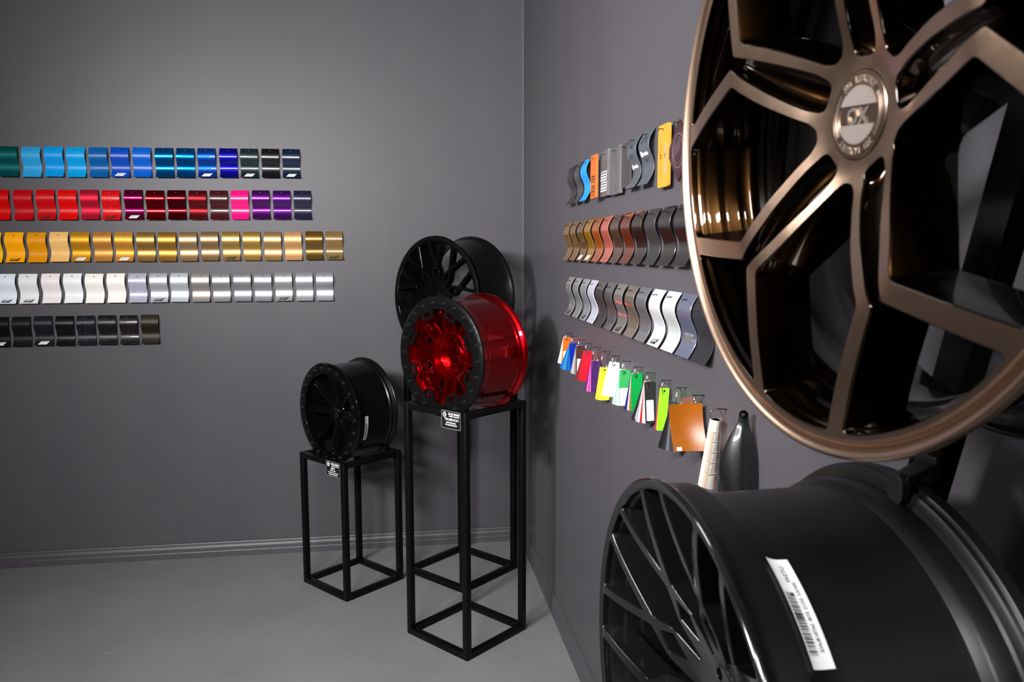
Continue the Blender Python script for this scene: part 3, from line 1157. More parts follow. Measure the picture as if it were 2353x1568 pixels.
# ------------------------------------------------------------------ wavy paint samples
CW, CH, CT = 0.085, 0.1440, 0.0016
WAVE = catmull([0, .10, .20, .29, .40, .55, .68, .80, .90, 1.0], [.0022, .0100, .0170, .0190, .0160, .0070, .0040, .0085, .0160, .0235])


def wave(u):
    # smooth S: peak near .29, trough near .68
    k = [(0, .0025), (.29, .0205), (.68, .0040), (1.0, .0245)]
    if u < .29:
        x = u / .29
        return k[0][1] + (k[1][1] - k[0][1]) * math.sin(x * PI / 2)
    if u < .68:
        x = (u - .29) / .39
        return k[1][1] + (k[2][1] - k[1][1]) * (1 - math.cos(x * PI)) / 2
    x = (u - .68) / .32
    return k[2][1] + (k[3][1] - k[2][1]) * (1 - math.cos(x * PI / 2))


def chip_mesh(amp=1.0):
    """local: X width (right as seen), Y out of the wall, Z up; origin at the top middle on the wall"""
    n = 30
    P = [(wave(i / n) * amp, -CH * i / n) for i in range(n + 1)]
    V = []
    e = .0007
    for i, (o, z) in enumerate(P):
        a, b = P[max(i - 1, 0)], P[min(i + 1, n)]
        tx, tz = b[0] - a[0], b[1] - a[1]
        L = math.hypot(tx, tz)
        nx, nz = -tz / L, tx / L          # outward normal
        V += [(-CW / 2, o - nx * CT, z - nz * CT), (-CW / 2, o - nx * e, z - nz * e), (-CW / 2 + e, o, z), (CW / 2 - e, o, z), (CW / 2, o - nx * e, z - nz * e), (CW / 2, o - nx * CT, z - nz * CT)]
    F = []
    for i in range(n):
        for j in range(6):
            j2 = (j + 1) % 6
            F.append((i * 6 + j, i * 6 + j2, (i + 1) * 6 + j2, (i + 1) * 6 + j))
    F += [tuple(range(6))[::-1], tuple(n * 6 + j for j in range(6))]
    return V, F


CHIP_V, CHIP_F = chip_mesh()


def on_chip(x, u, lift=.0004):
    o = wave(u)
    o2 = wave(min(1, u + .01))
    tx, tz = (o2 - o), -CH * .01
    L = math.hypot(tx, tz) or 1
    return (x, o + (-tz / L) * lift, -CH * u + (tx / L) * lift)


def logo_mesh(name, inkm, u0=.875, u1=.955, wd=.030, paper=None):
    """slanted block mark with three rounded letters, laid on the wave"""
    m = MB()
    if paper:
        n = 6
        V = []
        for i in range(n + 1):
            u = u0 - .012 + (u1 - u0 + .024) * i / n
            sh = (.5 - i / n) * .013
            V += [on_chip(-wd / 2 - .0015 + sh, u, .0003), on_chip(wd / 2 + .0015 + sh, u, .0003)]
        m.add(V, [(2 * i, 2 * i + 1, 2 * i + 3, 2 * i + 2) for i in range(n)], 0)
    hgt = (u1 - u0) * CH
    v, f = text_geo('ppc', hgt * 1.25, 0.0, 1.30, shear=0.35, bold=.0002)
    xs = [p[0] for p in v]
    ys = [p[1] for p in v]
    cx, cy = (min(xs) + max(xs)) / 2, (min(ys) + max(ys)) / 2
    sx, sy = wd / (max(xs) - min(xs)) * .9, hgt / (max(ys) - min(ys))
    V = [on_chip((p[0] - cx) * sx, (u0 + u1) / 2 - (p[1] - cy) * sy / CH, .0006) for p in v]
    m.add(V, f, 1 if paper else 0)
    # top bar joining the letters
    V = []
    n = 2
    for i in range(n + 1):
        u = u0 - .012 + .012 * i / n
        sh = .0055 - i * .0008
        V += [on_chip(-wd / 2 + sh, u, .0006), on_chip(wd / 2 + sh, u, .0006)]
    m.add(V, [(2 * i, 2 * i + 1, 2 * i + 3, 2 * i + 2) for i in range(n)], 1 if paper else 0)
    return m.mesh(name, [paper, inkm] if paper else [inkm], smooth=False, merge=False)


GREYINK = mat('grey_print', (0.42, 0.43, 0.46), rough=0.6)
LOGOS = {}
LOGO_W = logo_mesh('printed_mark', GREYINK, paper=WHITE, wd=.036)
NAILM = MB().tube([(0, -.001, 0), (0, .013, .0)], .0011, 6).lathe([(.0001, -.0140), (.0022, -.0138), (.0022, -.0128), (.0011, -.0126)], 8, M=Matrix.Rotation(-PI / 2, 4, 'X')).mesh('nail', [NAIL])
NAILC = MB().tube([(0, -.001, 0), (0, .0165, .0005)], .0011, 6).tube([(0, .0165, .0005), (0, .0168, -.0025)], .0011, 6).mesh('nail', [NAIL])
NAILW = MB().tube([(0, -.001, 0), (0, .024, .001)], .0011, 6).tube([(0, .024, .001), (0, .0245, -.004)], .0011, 6).mesh('nail', [NAIL])


def finish(name, rgb, kind):
    c = S(*rgb)
    if kind == 'matte':
        return mat(name, c, rough=.5, spec=.3, vary=.02)
    if kind == 'paint':
        return mat(name, c, rough=.33, spec=.45, vary=.02)
    if kind == 'gloss':
        return mat(name, c, rough=.3, coat=1.0, coat_rough=.02, vary=.02)
    if kind == 'satin':       # satin metallic
        return mat(name, c, metal=.7, rough=.48, vary=.03)
    if kind == 'metal':       # brighter metallic
        return mat(name, c, metal=.92, rough=.40, vary=.03)
    if kind == 'candy':
        return mat(name, c, metal=.9, rough=.24, coat=.3, vary=.03)
    if kind == 'candygloss':
        return mat(name, c, metal=.8, rough=.36, coat=1.0, coat_rough=.02, vary=.03)
    if kind == 'rough':
        return mat(name, c, rough=.45, spec=.4, bump=(1400, .9), vary=.05)
    if kind == 'sparkle':
        return mat(name, c, metal=.2, rough=.35, coat=.4, flake=(tuple(min(1, x * 3 + .10) for x in c), 500, .035))
    if kind == 'sparklegloss':
        return mat(name, c, metal=.3, rough=.35, coat=1.0, coat_rough=.02, flake=(tuple(min(1, x * 1.8 + .02) for x in c), 700, .25))


ORD = ['first', 'second', 'third', 'fourth', 'fifth', 'sixth', 'seventh', 'eighth', 'ninth', 'tenth', 'eleventh', 'twelfth', 'thirteenth', 'fourteenth', 'fifteenth', 'sixteenth', 'seventeenth']
NM = {}


def chip(M, desc, rgb, kind, logo, label, group, nailkind=0, tilt=0.0):
    key = (rgb, kind)
    if key not in NM:
        fm = finish('sample_%d_%d_%d_%s' % (*rgb, kind), rgb, kind)
        NM[key] = MB().add(CHIP_V, CHIP_F).mesh('paint_sample', [fm], ang=24)
    o = link('paint_sample', NM[key])
    o.matrix_world = M
    tag(o, label, 'paint sample', group)
    if nailkind is not None:
        link('nail', NAILM if nailkind == 0 else NAILC, o, (0, wave(.10) - .006, -CH * .09))
    if logo == 'd':
        if key not in LOGOS:
            LOGOS[key] = logo_mesh('printed_mark', NM[key].materials[0], paper=INK, wd=.036)
        link('printed_mark', LOGOS[key], o)
    elif logo == 'w':
        link('printed_mark', LOGO_W, o)
    return o


# (colour words, sRGB, finish, mark)
ROW1 = [('dark teal satin', (0, 95, 95), 'satin', ''), ('sky blue', (40, 150, 205), 'paint', ''), ('bright azure', (0, 142, 214), 'paint', ''), ('azure with a hint of green', (0, 148, 210), 'paint', ''),
        ('dull petrol blue', (0, 84, 150), 'paint', ''), ('royal blue with white mark', (0, 66, 166), 'paint', 'w'), ('medium blue', (0, 86, 184), 'paint', ''), ('metallic electric blue', (0, 120, 205), 'candy', ''),
        ('metallic electric blue with faint mark', (0, 112, 200), 'candy', ''), ('glossy metallic blue with white mark', (0, 70, 175), 'candygloss', 'w'), ('glossy ultramarine', (0, 0, 165), 'candygloss', ''),
        ('glossy black green with white mark', (4, 28, 32), 'sparklegloss', 'w'), ('glossy blue black', (4, 6, 12), 'gloss', ''), ('glossy dark navy with white mark', (0, 22, 46), 'gloss', 'w')]
ROW2 = [('plain red cut by left edge', (200, 0, 0), 'paint', ''), ('deep red', (178, 0, 12), 'paint', ''), ('deep red with dark mark', (188, 0, 10), 'paint', 'd'), ('pure red', (205, 0, 0), 'paint', ''),
        ('pinkish satin red', (196, 20, 52), 'satin', ''), ('sparkling red with dark mark', (205, 0, 8), 'sparkle', 'd'), ('metallic magenta with white mark', (150, 0, 70), 'candy', 'w'), ('metallic cherry red', (140, 0, 14), 'candy', ''),
        ('metallic wine red', (105, 0, 16), 'candy', ''), ('metallic dark red', (115, 4, 16), 'candygloss', ''), ('glossy maroon', (60, 4, 12), 'gloss', ''), ('glossy hot pink', (255, 0, 115), 'gloss', ''),
        ('glossy purple', (88, 0, 110), 'candygloss', ''), ('glossy violet', (80, 0, 116), 'candygloss', ''), ('glossy indigo glitter', (14, 13, 44), 'sparklegloss', '')]
ROW3 = [('yellow sliver at left edge', (250, 190, 0), 'paint', ''), ('amber yellow with dark mark', (250, 165, 0), 'paint', 'd'), ('ochre', (216, 140, 0), 'paint', ''), ('pale sand', (226, 178, 104), 'paint', ''),
        ('satin gold with white mark', (214, 150, 30), 'satin', 'w'), ('satin tan gold', (205, 142, 66), 'satin', ''), ('satin honey gold with white mark', (212, 148, 55), 'satin', 'w'), ('metallic gold', (196, 150, 80), 'metal', ''),
        ('metallic warm gold', (196, 145, 62), 'metal', ''), ('metallic rose beige', (198, 160, 116), 'metal', ''), ('metallic bronze beige', (182, 146, 104), 'metal', ''), ('metallic pale gold with dark mark', (198, 162, 92), 'metal', 'd'),
        ('metallic brass', (206, 162, 88), 'metal', ''), ('metallic champagne', (206, 162, 106), 'metal', ''), ('satin copper beige', (206, 156, 104), 'satin', ''), ('glossy olive bronze', (122, 90, 32), 'candygloss', ''),
        ('glossy gold glitter with dark mark', (112, 88, 44), 'sparklegloss', 'd')]
ROW4 = [('cold white marked, cut by left edge,', (224, 232, 242), 'paint', 'd'), ('white with dark mark', (226, 226, 228), 'paint', 'd'), ('pink tinted white', (230, 222, 222), 'paint', ''), ('plain white', (228, 228, 229), 'paint', ''),
        ('ivory white', (232, 229, 222), 'paint', ''), ('warm white', (232, 227, 221), 'paint', ''), ('lilac grey glitter', (168, 170, 188), 'sparkle', ''), ('satin silver with dark mark', (190, 193, 200), 'satin', 'd'),
        ('satin pale silver', (200, 205, 210), 'satin', ''), ('metallic warm silver', (198, 192, 182), 'metal', ''), ('metallic polished silver', (186, 186, 186), 'metal', ''), ('metallic steel', (178, 180, 184), 'metal', ''),
        ('metallic grey silver', (182, 185, 190), 'metal', ''), ('metallic bright silver with dark mark', (200, 200, 201), 'metal', 'd'), ('metallic soft silver', (200, 201, 206), 'metal', ''), ('metallic cool silver', (196, 200, 206), 'metal', '')]
ROW5 = [('marked black, cut by left edge,', (8, 8, 10), 'paint', 'w'), ('flat black', (13, 15, 15), 'paint', ''), ('satin blue black with white mark', (18, 22, 26), 'paint', 'w'), ('gloss black', (5, 5, 5), 'gloss', ''),
        ('navy black glitter', (12, 15, 24), 'sparkle', ''), ('black with silver glitter', (9, 9, 8), 'sparkle', ''), ('plum black glitter', (17, 10, 17), 'sparkle', ''), ('forged brown black', (44, 40, 30), 'satin', '')]
XS = [[-2.5482, -2.4457, -2.3445, -2.2451, -2.1434, -2.0429, -1.9411, -1.8378, -1.7375, -1.6373, -1.5336, -1.4334, -1.3307, -1.2292],
      [-2.6012, -2.497, -2.3956, -2.2946, -2.1952, -2.0956, -1.9911, -1.8901, -1.7897, -1.6888, -1.5878, -1.4865, -1.3848, -1.2824, -1.1803],
      [-2.6502, -2.5495, -2.4479, -2.3464, -2.2486, -2.1465, -2.0466, -1.9447, -1.8437, -1.743, -1.6408, -1.5377, -1.4364, -1.3338, -1.2334, -1.1292, -1.0282],
      [-2.6, -2.4997, -2.397, -2.2964, -2.1958, -2.0952, -1.9939, -1.8945, -1.7951, -1.6934, -1.5937, -1.4905, -1.3887, -1.287, -1.1837, -1.0811],
      [-2.6453, -2.5455, -2.4452, -2.3455, -2.2478, -2.1481, -2.0468, -1.9465]]
ZR = [(2.1180, .0078), (1.9091, .0062), (1.7018, .0051), (1.4888, .0008), (1.2826, .0018)]
WHERE = ['top row of the back wall', 'second row of the back wall', 'third row of the back wall', 'fourth row of the back wall', 'bottom row of the back wall']
for ri, (row, xs, (z0, sl)) in enumerate(zip((ROW1, ROW2, ROW3, ROW4, ROW5), XS, ZR)):
    for i, ((desc, rgb, kind, lg), x) in enumerate(zip(row, xs)):
        xc = x + CW / 2
        jit = random.Random(ri * 50 + i)
        # local X -> world +X (image right), Y out -> world -Y
        M = Matrix.Translation((xc, 0, z0 + sl * xc + jit.uniform(-.0012, .0012))) @ Matrix(((1, 0, 0, 0), (0, -1, 0, 0), (0, 0, 1, 0), (0, 0, 0, 1)))
        M = M @ Matrix.Rotation(math.radians(jit.uniform(-.5, .5)), 4, 'Y')
        chip(M, desc, rgb, kind, lg, '%s sample, %s in %s' % (desc, ORD[i], WHERE[ri]), 'paint samples in the ' + WHERE[ri])

RW2 = [('gold brown gloss', (118, 80, 22), 'gloss', ''), ('amber brown gloss', (112, 76, 26), 'gloss', ''), ('olive brown marked', (98, 68, 26), 'gloss', 'w'), ('golden ochre marked', (138, 94, 8), 'gloss', 'w'),
       ('burnt orange gloss', (146, 72, 16), 'gloss', ''), ('coral copper gloss', (168, 84, 70), 'gloss', ''), ('chocolate gloss', (72, 46, 34), 'gloss', ''), ('rust brown gloss', (88, 34, 10), 'gloss', ''),
       ('dark brown gloss', (36, 16, 12), 'gloss', ''), ('charcoal matte', (46, 45, 45), 'paint', ''), ('espresso black gloss', (28, 18, 14), 'gloss', ''), ('black brown gloss half hidden', (28, 22, 20), 'gloss', '')]
RY2 = [-1.2095, -1.3219, -1.4379, -1.5474, -1.6618, -1.7765, -1.8882, -1.9998, -2.1129, -2.2263, -2.3381, -2.4474]
RW3 = [('silver grey with dark mark', (126, 126, 126), 'gloss', 'd'), ('plain silver grey', (134, 134, 134), 'gloss', ''), ('cool grey with dark mark', (138, 138, 144), 'gloss', 'd'), ('pale lilac silver', (186, 186, 202), 'gloss', ''),
       ('dark graphite gloss', (66, 62, 62), 'gloss', ''), ('mid graphite gloss', (80, 76, 76), 'gloss', ''), ('taupe grey gloss with dark mark', (108, 102, 98), 'gloss', 'd'), ('brown grey gloss', (98, 88, 78), 'gloss', ''),
       ('steel grey gloss', (92, 94, 98), 'gloss', ''), ('near white with black mark', (200, 202, 207), 'gloss', 'd'), ('light grey', (184, 189, 188), 'gloss', ''), ('slate blue with gold lettering', (84, 87, 106), 'gloss', 'g'),
       ('textured black half hidden', (36, 36, 40), 'rough', '')]
RY3 = [-1.2538, -1.3735, -1.4946, -1.606, -1.7146, -1.8286, -1.9398, -2.0544, -2.1615, -2.2747, -2.3827, -2.4852, -2.5837]


def right_frame(yn, z):
    # near (image right) top corner at y = yn
    return Matrix.Translation((0, yn + CW / 2, z)) @ Matrix(((0, -1, 0, 0), (-1, 0, 0, 0), (0, 0, 1, 0), (0, 0, 0, 1)))


for row, ys, z0, sl, nm in ((RW2, RY2, 1.7068, .0002, 'brown row of the right wall'), (RW3, RY3, 1.4951, -.0018, 'grey row of the right wall')):
    for i, ((desc, rgb, kind, lg), y) in enumerate(zip(row, ys)):
        o = chip(right_frame(y, z0 + sl * y), desc, rgb, kind, lg if lg != 'g' else '', '%s sample, %s in %s' % (desc, ORD[i], nm), 'paint samples in the ' + nm, 1)
        if lg == 'g':
            m = MB()
            for body, size, u, mi in (('SATIN STORM', .0085, .655, 0), ('METALLIC', .0098, .705, 1)):
                v, f = text_geo(body, size, 0.0, 1.0)
                m.add([on_chip(p[0], u - p[1] / CH, .0006) for p in v], f, mi)
            l_ = link('printed_lettering', m.mesh('printed_lettering', [GREYINK, mat('gold_ink', (.55, .40, .14), metal=.5, rough=.4)], smooth=False, merge=False), o)

# ---- top row of the right wall: mixed pieces
G1 = 'mixed samples in the top row of the right wall'
z1 = 1.9150
chip(right_frame(-1.2661, z1), '', (44, 43, 44), 'paint', '', 'charcoal wavy sample nearest the corner in the top row of the right wall', G1, 1)
chip(right_frame(-1.3783, z1), '', (42, 41, 43), 'gloss', '', 'charcoal gloss wavy sample directly left of the bright blue one, right wall', G1, 1)
chip(right_frame(-1.4851, z1), '', (34, 144, 222), 'paint', '', 'bright blue wavy sample in the top row of the right wall', G1, 1)


def flat_sample(name, label, yn, yf, zt, zb, xo, th, mats, cat='paint sample', corner=.004, ang=0.0):
    """flat plate on the right wall between y = yn (near) and yf; local X = image right, Z up, Y out"""
    W, H = yf - yn, zt - zb
    M = Matrix.Translation((-xo, (yn + yf) / 2, (zt + zb) / 2)) @ Matrix(((0, -1, 0, 0), (-1, 0, 0, 0), (0, 0, 1, 0), (0, 0, 0, 1))) @ Matrix.Rotation(ang, 4, 'Y')
    t = empty(name, M)
    tag(t, label, cat, G1)
    lp = round_poly([(-W / 2, -H / 2, corner), (W / 2, -H / 2, corner), (W / 2, H / 2, corner), (-W / 2, H / 2, corner)], .05)
    A = Matrix(((1, 0, 0, 0), (0, 0, 1, 0), (0, 1, 0, 0), (0, 0, 0, 1)))   # (x, y, z) -> (x, out, up)
    MB().prism(lp, 0, th, 0, A).build('plate', mats, t, smooth=False)
    if ang:
        nl = link('nail', NAILW, t, (-(H * .7071 - .010) * math.sin(ang), th - .012, (H * .7071 - .010) * math.cos(ang)), (0, -ang, 0))
    else:
        nl = link('nail', NAILW, t, (0, th - .012, H / 2 - .012))
    return t, W, H, th, A


def letters(t, A, th, items, m_, name='lettering'):
    """items: (body, size, x, z, rot, sx)"""
    m = MB()
    for body, size, x, z, r, sx in items:
        v, f = text_geo(body, size, .0004, sx, bold=size * .015)
        m.add(v, f, 0, A @ Matrix.Translation((x, z, th)) @ Matrix.Rotation(r, 4, 'Z'))
    return m.build(name, [m_], t, smooth=False, merge=False)


def block_mark(m, A, th, cx, cz, w_, h_, mi_bg, mi_ink):
    """slanted panel with three rows of short bars, turned a quarter"""
    sl = .18 * w_
    if mi_bg is not None:
        m.prism([(cx - w_ / 2 - sl / 2, cz - h_ / 2), (cx + w_ / 2 - sl / 2, cz - h_ / 2), (cx + w_ / 2 + sl / 2, cz + h_ / 2), (cx - w_ / 2 + sl / 2, cz + h_ / 2)], th, th + .0006, mi_bg, A)
    y = th + .0008
    m.prism([(cx - w_ * .36, cz + h_ * .25), (cx + w_ * .46, cz + h_ * .25), (cx + w_ * .48, cz + h_ * .36), (cx - w_ * .34, cz + h_ * .36)], y, y + .0003, mi_ink, A)
    for rz, segs in ((.02, ((-.42, -.08), (.06, .40))), (-.26, ((-.50, -.30), (-.16, .14), (.26, .40)))):
        for a, b in segs:
            m.prism([(cx + a * w_, cz + (rz - .05) * h_), (cx + b * w_, cz + (rz - .05) * h_), (cx + (b + .02) * w_, cz + (rz + .06) * h_), (cx + (a + .02) * w_, cz + (rz + .06) * h_)], y, y + .0003, mi_ink, A)


ORANGE = mat('orange_sample', S(198, 96, 32), rough=.4, vary=.03)
t, W, H, th, A = flat_sample('sample_bar', 'orange bar with dark block lettering in the top row of the right wall', -1.678, -1.606, 1.905, 1.767, .027, .007, [ORANGE])
m = MB()
for cz in (-.008, -.040):
    block_mark(m, A, th, 0, cz, W * .74, .028, None, 0)
for k in range(7):
    m.prism([(-W * .35 + k * .0075, -.064), (-W * .35 + k * .0075 + .0018, -.064), (-W * .35 + k * .0075 + .0018, -.050), (-W * .35 + k * .0075, -.050)], th, th + .0003, 0, A)
m.build('lettering', [INK], t, smooth=False)

SILV = mat('silver_plate', S(122, 122, 124), metal=.6, rough=.42, vary=.12)
LSIL = mat('light_silver', S(176, 176, 180), rough=.5)
t, W, H, th, A = flat_sample('sample_plate', 'silver plate with three stamped marks beside the orange bar, right wall', -1.7695, -1.655, 1.911, 1.769, .010, .006, [SILV], corner=.001)
m = MB()
block_mark(m, A, th, -.004, .026, W * .62, .034, None, 1)
block_mark(m, A, th, -.004, -.008, W * .62, .030, 0, 1)
block_mark(m, A, th, -.004, -.041, W * .62, .030, 0, 1)
for k in range(5):
    m.prism([(-W * .38, -.066 + k * .0017 * 1.3), (W * .3, -.066 + k * .0022), (W * .3, -.0655 + k * .0022), (-W * .38, -.0655 + k * .0022)], th, th + .0002, 1, A)
m.build('stamped_marks', [LSIL, mat('stamp_dark_grey', (.075, .075, .078), rough=.6)], t, smooth=False)  # pale panels and dark grey bars of the stamps
m = MB().prism([(W / 2 - .013, -H / 2), (W / 2, -H / 2), (W / 2, H / 2), (W / 2 - .013, H / 2)], th, th + .003, 0, A)
m.build('edge_strip', [mat('silver_edge', S(140, 140, 142), metal=.6, rough=.35)], t, smooth=False)

t, W, H, th, A = flat_sample('sample_plate', 'plain brushed silver plate with a folded edge in the top row of the right wall', -1.902, -1.784, 1.906, 1.7665, .010, .006, [mat('brushed_silver', S(124, 122, 125), metal=.65, rough=.42, vary=.22)], corner=.001)
m = MB().prism([(W / 2 - .022, -H / 2), (W / 2 - .004, -H / 2), (W / 2, H / 2), (W / 2 - .022, H / 2)], th, th + .004, 0, A)
m.build('folded_edge', [mat('silver_edge2', S(126, 124, 126), metal=.6, rough=.35)], t, smooth=False)
t, W, H, th, A = flat_sample('sample_plate', 'dark taupe plate right of the plain silver plate, right wall', -1.988, -1.907, 1.903, 1.7785, .010, .006, [mat('taupe_plate', S(62, 56, 58), rough=.45, vary=.06)])

for (yn, txt, lb) in ((-2.0539, '6x2', 'slate grey wavy sample with white mark, beside the taupe plate'), (-2.1650, 'D770', 'slate grey wavy sample with white mark, beside the yellow plate')):
    o = chip(right_frame(yn, 1.9150), '', (76, 80, 87), 'paint', '', lb, G1, 1)
    m = MB()
    um, ul = (.585, .40) if txt == '6x2' else (.43, .55)
    for body, size, u, mi, sx in ((txt, .022, .20, 0, 1.0), ('RAL 7', .014, ul, 0, 1.0), ('brembo', .0150, um, 1, 0.95)):
        v, f = text_geo(body, size, 0.0, sx, bold=size * .03 if mi else 0)
        m.add([on_chip(p[0] + (.004 if mi else 0), u - p[1] / CH, .0006) for p in v], f, mi)
    ring = [on_chip(-.026 + .0075 * math.cos(a), um - .0075 * math.sin(a) / CH, .0006) for a in np.linspace(0, 2 * PI, 17)[:-1]]
    m.add(ring, [tuple(range(16))], 1)
    link('printed_lettering', m.mesh('printed_lettering', [mat('etched_grey', S(48, 50, 54), rough=.6), mat('bright_white', (.9, .9, .9), rough=.5)], smooth=False, merge=False), o)

YEL = mat('yellow_sample', S(206, 140, 44), rough=.38, vary=.03)
t, W, H, th, A = flat_sample('sample_plate', 'yellow plate with upright letters beside the bronze wheel, right wall', -2.3145, -2.2355, 1.905, 1.7535, .012, .006, [YEL], corner=.008)
letters(t, A, th, [('YAMAHA', .0225, W * .20, -.008, -PI / 2, .86)], mat('grey_lilac_ink', S(150, 138, 148), rough=.5))
letters(t, A, th, [('YAMAHA', .0225, -W * .22, -.008, -PI / 2, .86)], mat('yellow_ink', S(176, 114, 34), rough=.5), 'outline_lettering')
MAR = mat('maroon_sample', S(56, 32, 39), rough=.4, vary=.03)
t, W, H, th, A = flat_sample('sample_plate', 'maroon diamond shaped plate with toothed ring half hidden by the bronze wheel', -2.4290, -2.3250, 1.8815, 1.7775, .012, .005, [MAR], corner=.006, ang=math.radians(45))
m = MB()
T45 = A @ Matrix.Rotation(math.radians(45), 4, 'Z')
for i in range(36):
    a = 2 * PI * i / 36
    m.prism([(.0375 * math.cos(a - .05), .0375 * math.sin(a - .05)), (.041 * math.cos(a - .03), .041 * math.sin(a - .03)), (.041 * math.cos(a + .03), .041 * math.sin(a + .03)), (.0375 * math.cos(a + .05), .0375 * math.sin(a + .05))], th, th + .0004, 0, T45)
for r in (.0375, .030):
    m.tube([(r * math.cos(a), r * math.sin(a), th + .0004) for a in np.linspace(0, 2 * PI, 41)[:-1]], .0007, 5, closed=True, M=T45)
for k in range(4):
    m.prism([(-.022, -.012 + k * .007), (.012, .004 + k * .007), (.012, .0065 + k * .007), (-.022, -.0095 + k * .007)], th, th + .0004, 0, T45)
m.build('emblem', [mat('emblem_grey', S(100, 84, 88), rough=.5)], t, merge=False)

# ------------------------------------------------------------------ tag bundles on rings
TAGV = {}


def tag_mesh(w_, h_, m_, hole=True, r=.0035):
    key = (w_, h_, m_.name)
    if key not in TAGV:
        lp = round_poly([(-w_ / 2, -h_, r), (w_ / 2, -h_, r), (w_ / 2, 0, r), (-w_ / 2, 0, r)], .05)
        mb = MB()
        A = Matrix(((1, 0, 0, 0), (0, 0, -1, 0), (0, 1, 0, 0), (0, 0, 0, 1)))    # faces -Y
        mb.prism(lp, -.0005, .0005, 0, A)
        mb.add([(.0028 * math.cos(a), -.0007, -.008 + .0028 * math.sin(a)) for a in np.linspace(0, 2 * PI, 13)[:-1]], [tuple(range(12))], 1)
        TAGV[key] = mb.mesh('color_tag', [m_, INK], smooth=False, merge=False)
    return TAGV[key]


def tmat(rgb, kind='p'):
    if kind == 's':
        return mat('tag_sp_%d_%d_%d' % rgb, S(*rgb), rough=.35, flake=(tuple(min(1, c * 2.2 + .05) for c in S(*rgb)), 1500, .10))
    return mat('tag_%d_%d_%d' % rgb, S(*rgb), rough=.35, vary=.03)


def bundle(label, y, ztop, rgbs, w_=.032, h_=.106, spread=14, ring=.016, half=None, labels=(), front=0, x0=-.019, kinds=''):
    """rgbs listed front (nearest the camera) to back; tags fan out to the left of the ring"""
    t = empty('tag_bundle', Matrix.Translation((x0, y + .038 - .024 * min(1.15, max(0, (-y - 1.3) / 1.0)), 1.278)))
    tag(t, label, 'tag bundle', 'ringed color tag bundles on the right wall')
    rz = (ztop - 1.287) - .006          # tag pivot below the nail
    rr = max(ring, (-rz + .010) / 2)
    nl = MB().tube([(.020, 0, .0), (-.004, 0, .001), (-.0045, 0, .004)], .0009, 6)
    nl.build('nail', [NAIL], t)
    rg = MB()
    for dy in (-.004, .004):
        rg.tube([(.45 * rr * math.sin(a) * (1 if dy > 0 else .8) - .0015, dy + .35 * rr * math.sin(a) * (1 if dy < 0 else -.6), -rr + rr * math.cos(a)) for a in np.linspace(0, 2 * PI, 27)[:-1]], .0009, 6, closed=True)
    rg.build('ring', [STEEL], t)
    n = len(rgbs)
    for i, rgb in enumerate(rgbs):
        kind = kinds[i] if i < len(kinds) else 'p'
        me = tag_mesh(w_, h_, tmat(rgb, kind))
        o = link('color_tag', me, t, (0, .0016 * i - .006, rz + .008))
        a = math.radians(front + (spread * (i / max(1, n - 1)) ** .8 if n > 1 else 0))
        # swing about the ring hole
        R = Matrix.Rotation(a, 4, 'Y')
        piv = Vector((0, 0, -.008))
        o.matrix_local = Matrix.Translation((0, .0016 * i - .006, rz + .008)) @ Matrix.Translation(piv) @ R @ Matrix.Translation(-piv)
        for (k, f0, f1, wf) in labels:
            if k == i:
                A = Matrix(((1, 0, 0, 0), (0, 0, -1, 0), (0, 1, 0, 0), (0, 0, 0, 1)))
                q = w_ * wf / 2
                mb = MB().prism(round_poly([(-q, -h_ * f1, .002), (q, -h_ * f1, .002), (q, -h_ * f0, .002), (-q, -h_ * f0, .002)], .05), .0006, .0009, 0, A)
                for u in range(5):
                    xx = q * .7 - u * q * .28
                    mb.prism([(xx, -h_ * (f1 - .03)), (xx + q * .08, -h_ * (f1 - .03)), (xx + q * .08, -h_ * (f0 + .05 + .02 * (u % 3))), (xx, -h_ * (f0 + .05 + .02 * (u % 3)))], .0010, .0011, 1, A)
                lb = mb.build('paper_label', [WHITE, mat('faint_print', (.45, .45, .46), rough=.6)], o, smooth=False, merge=False)
    return t


W_ = (238, 240, 240)
bundle('orange and white tag bundle nearest the corner', -1.2334, 1.2700, [(245, 90, 15), (240, 120, 40), W_, (244, 236, 220)], labels=((0, .50, 1.0, .98),), spread=13)
bundle('bundle of mixed blue tags on a ring', -1.3430, 1.2600, [(0, 30, 140), (20, 90, 150), (0, 70, 165), (30, 125, 160), (60, 120, 160), (20, 100, 170), (0, 80, 160)], spread=24, front=-2)
bundle('brown and silver tag bundle with paper label', -1.4488, 1.2640, [(66, 36, 30), (120, 110, 108), (165, 160, 158), (130, 126, 124)], labels=((0, .45, .97, .75),), spread=12, kinds='psss')
bundle('red tag bundle beside the brown one', -1.5555, 1.2580, [(214, 20, 42), (190, 14, 34), (150, 40, 50), (120, 22, 28), (110, 18, 24)], spread=16, labels=((3, .12, .55, .5),), kinds='pppss')
bundle('purple and pink tag bundle', -1.6690, 1.2400, [(56, 24, 84), (210, 80, 150), (190, 50, 130), (214, 110, 160), (88, 30, 100), (70, 24, 92)], spread=13, kinds='sppsss')
bundle('yellow and lime tag bundle', -1.7801, 1.2350, [(196, 238, 50), (240, 214, 60), (240, 176, 50), (232, 186, 40)], spread=8)
bundle('plain white tag bundle', -1.8882, 1.2670, [W_, (232, 232, 230), (240, 238, 236), (226, 228, 228), (236, 236, 234)], spread=13)
bundle('mid green tag bundle with white label', -1.9987, 1.2610, [(52, 158, 82), (60, 236, 130), (220, 240, 234), (120, 180, 160), (226, 240, 236)], spread=12, labels=((0, .50, .99, .92), (1, .52, 1.0, .95)))
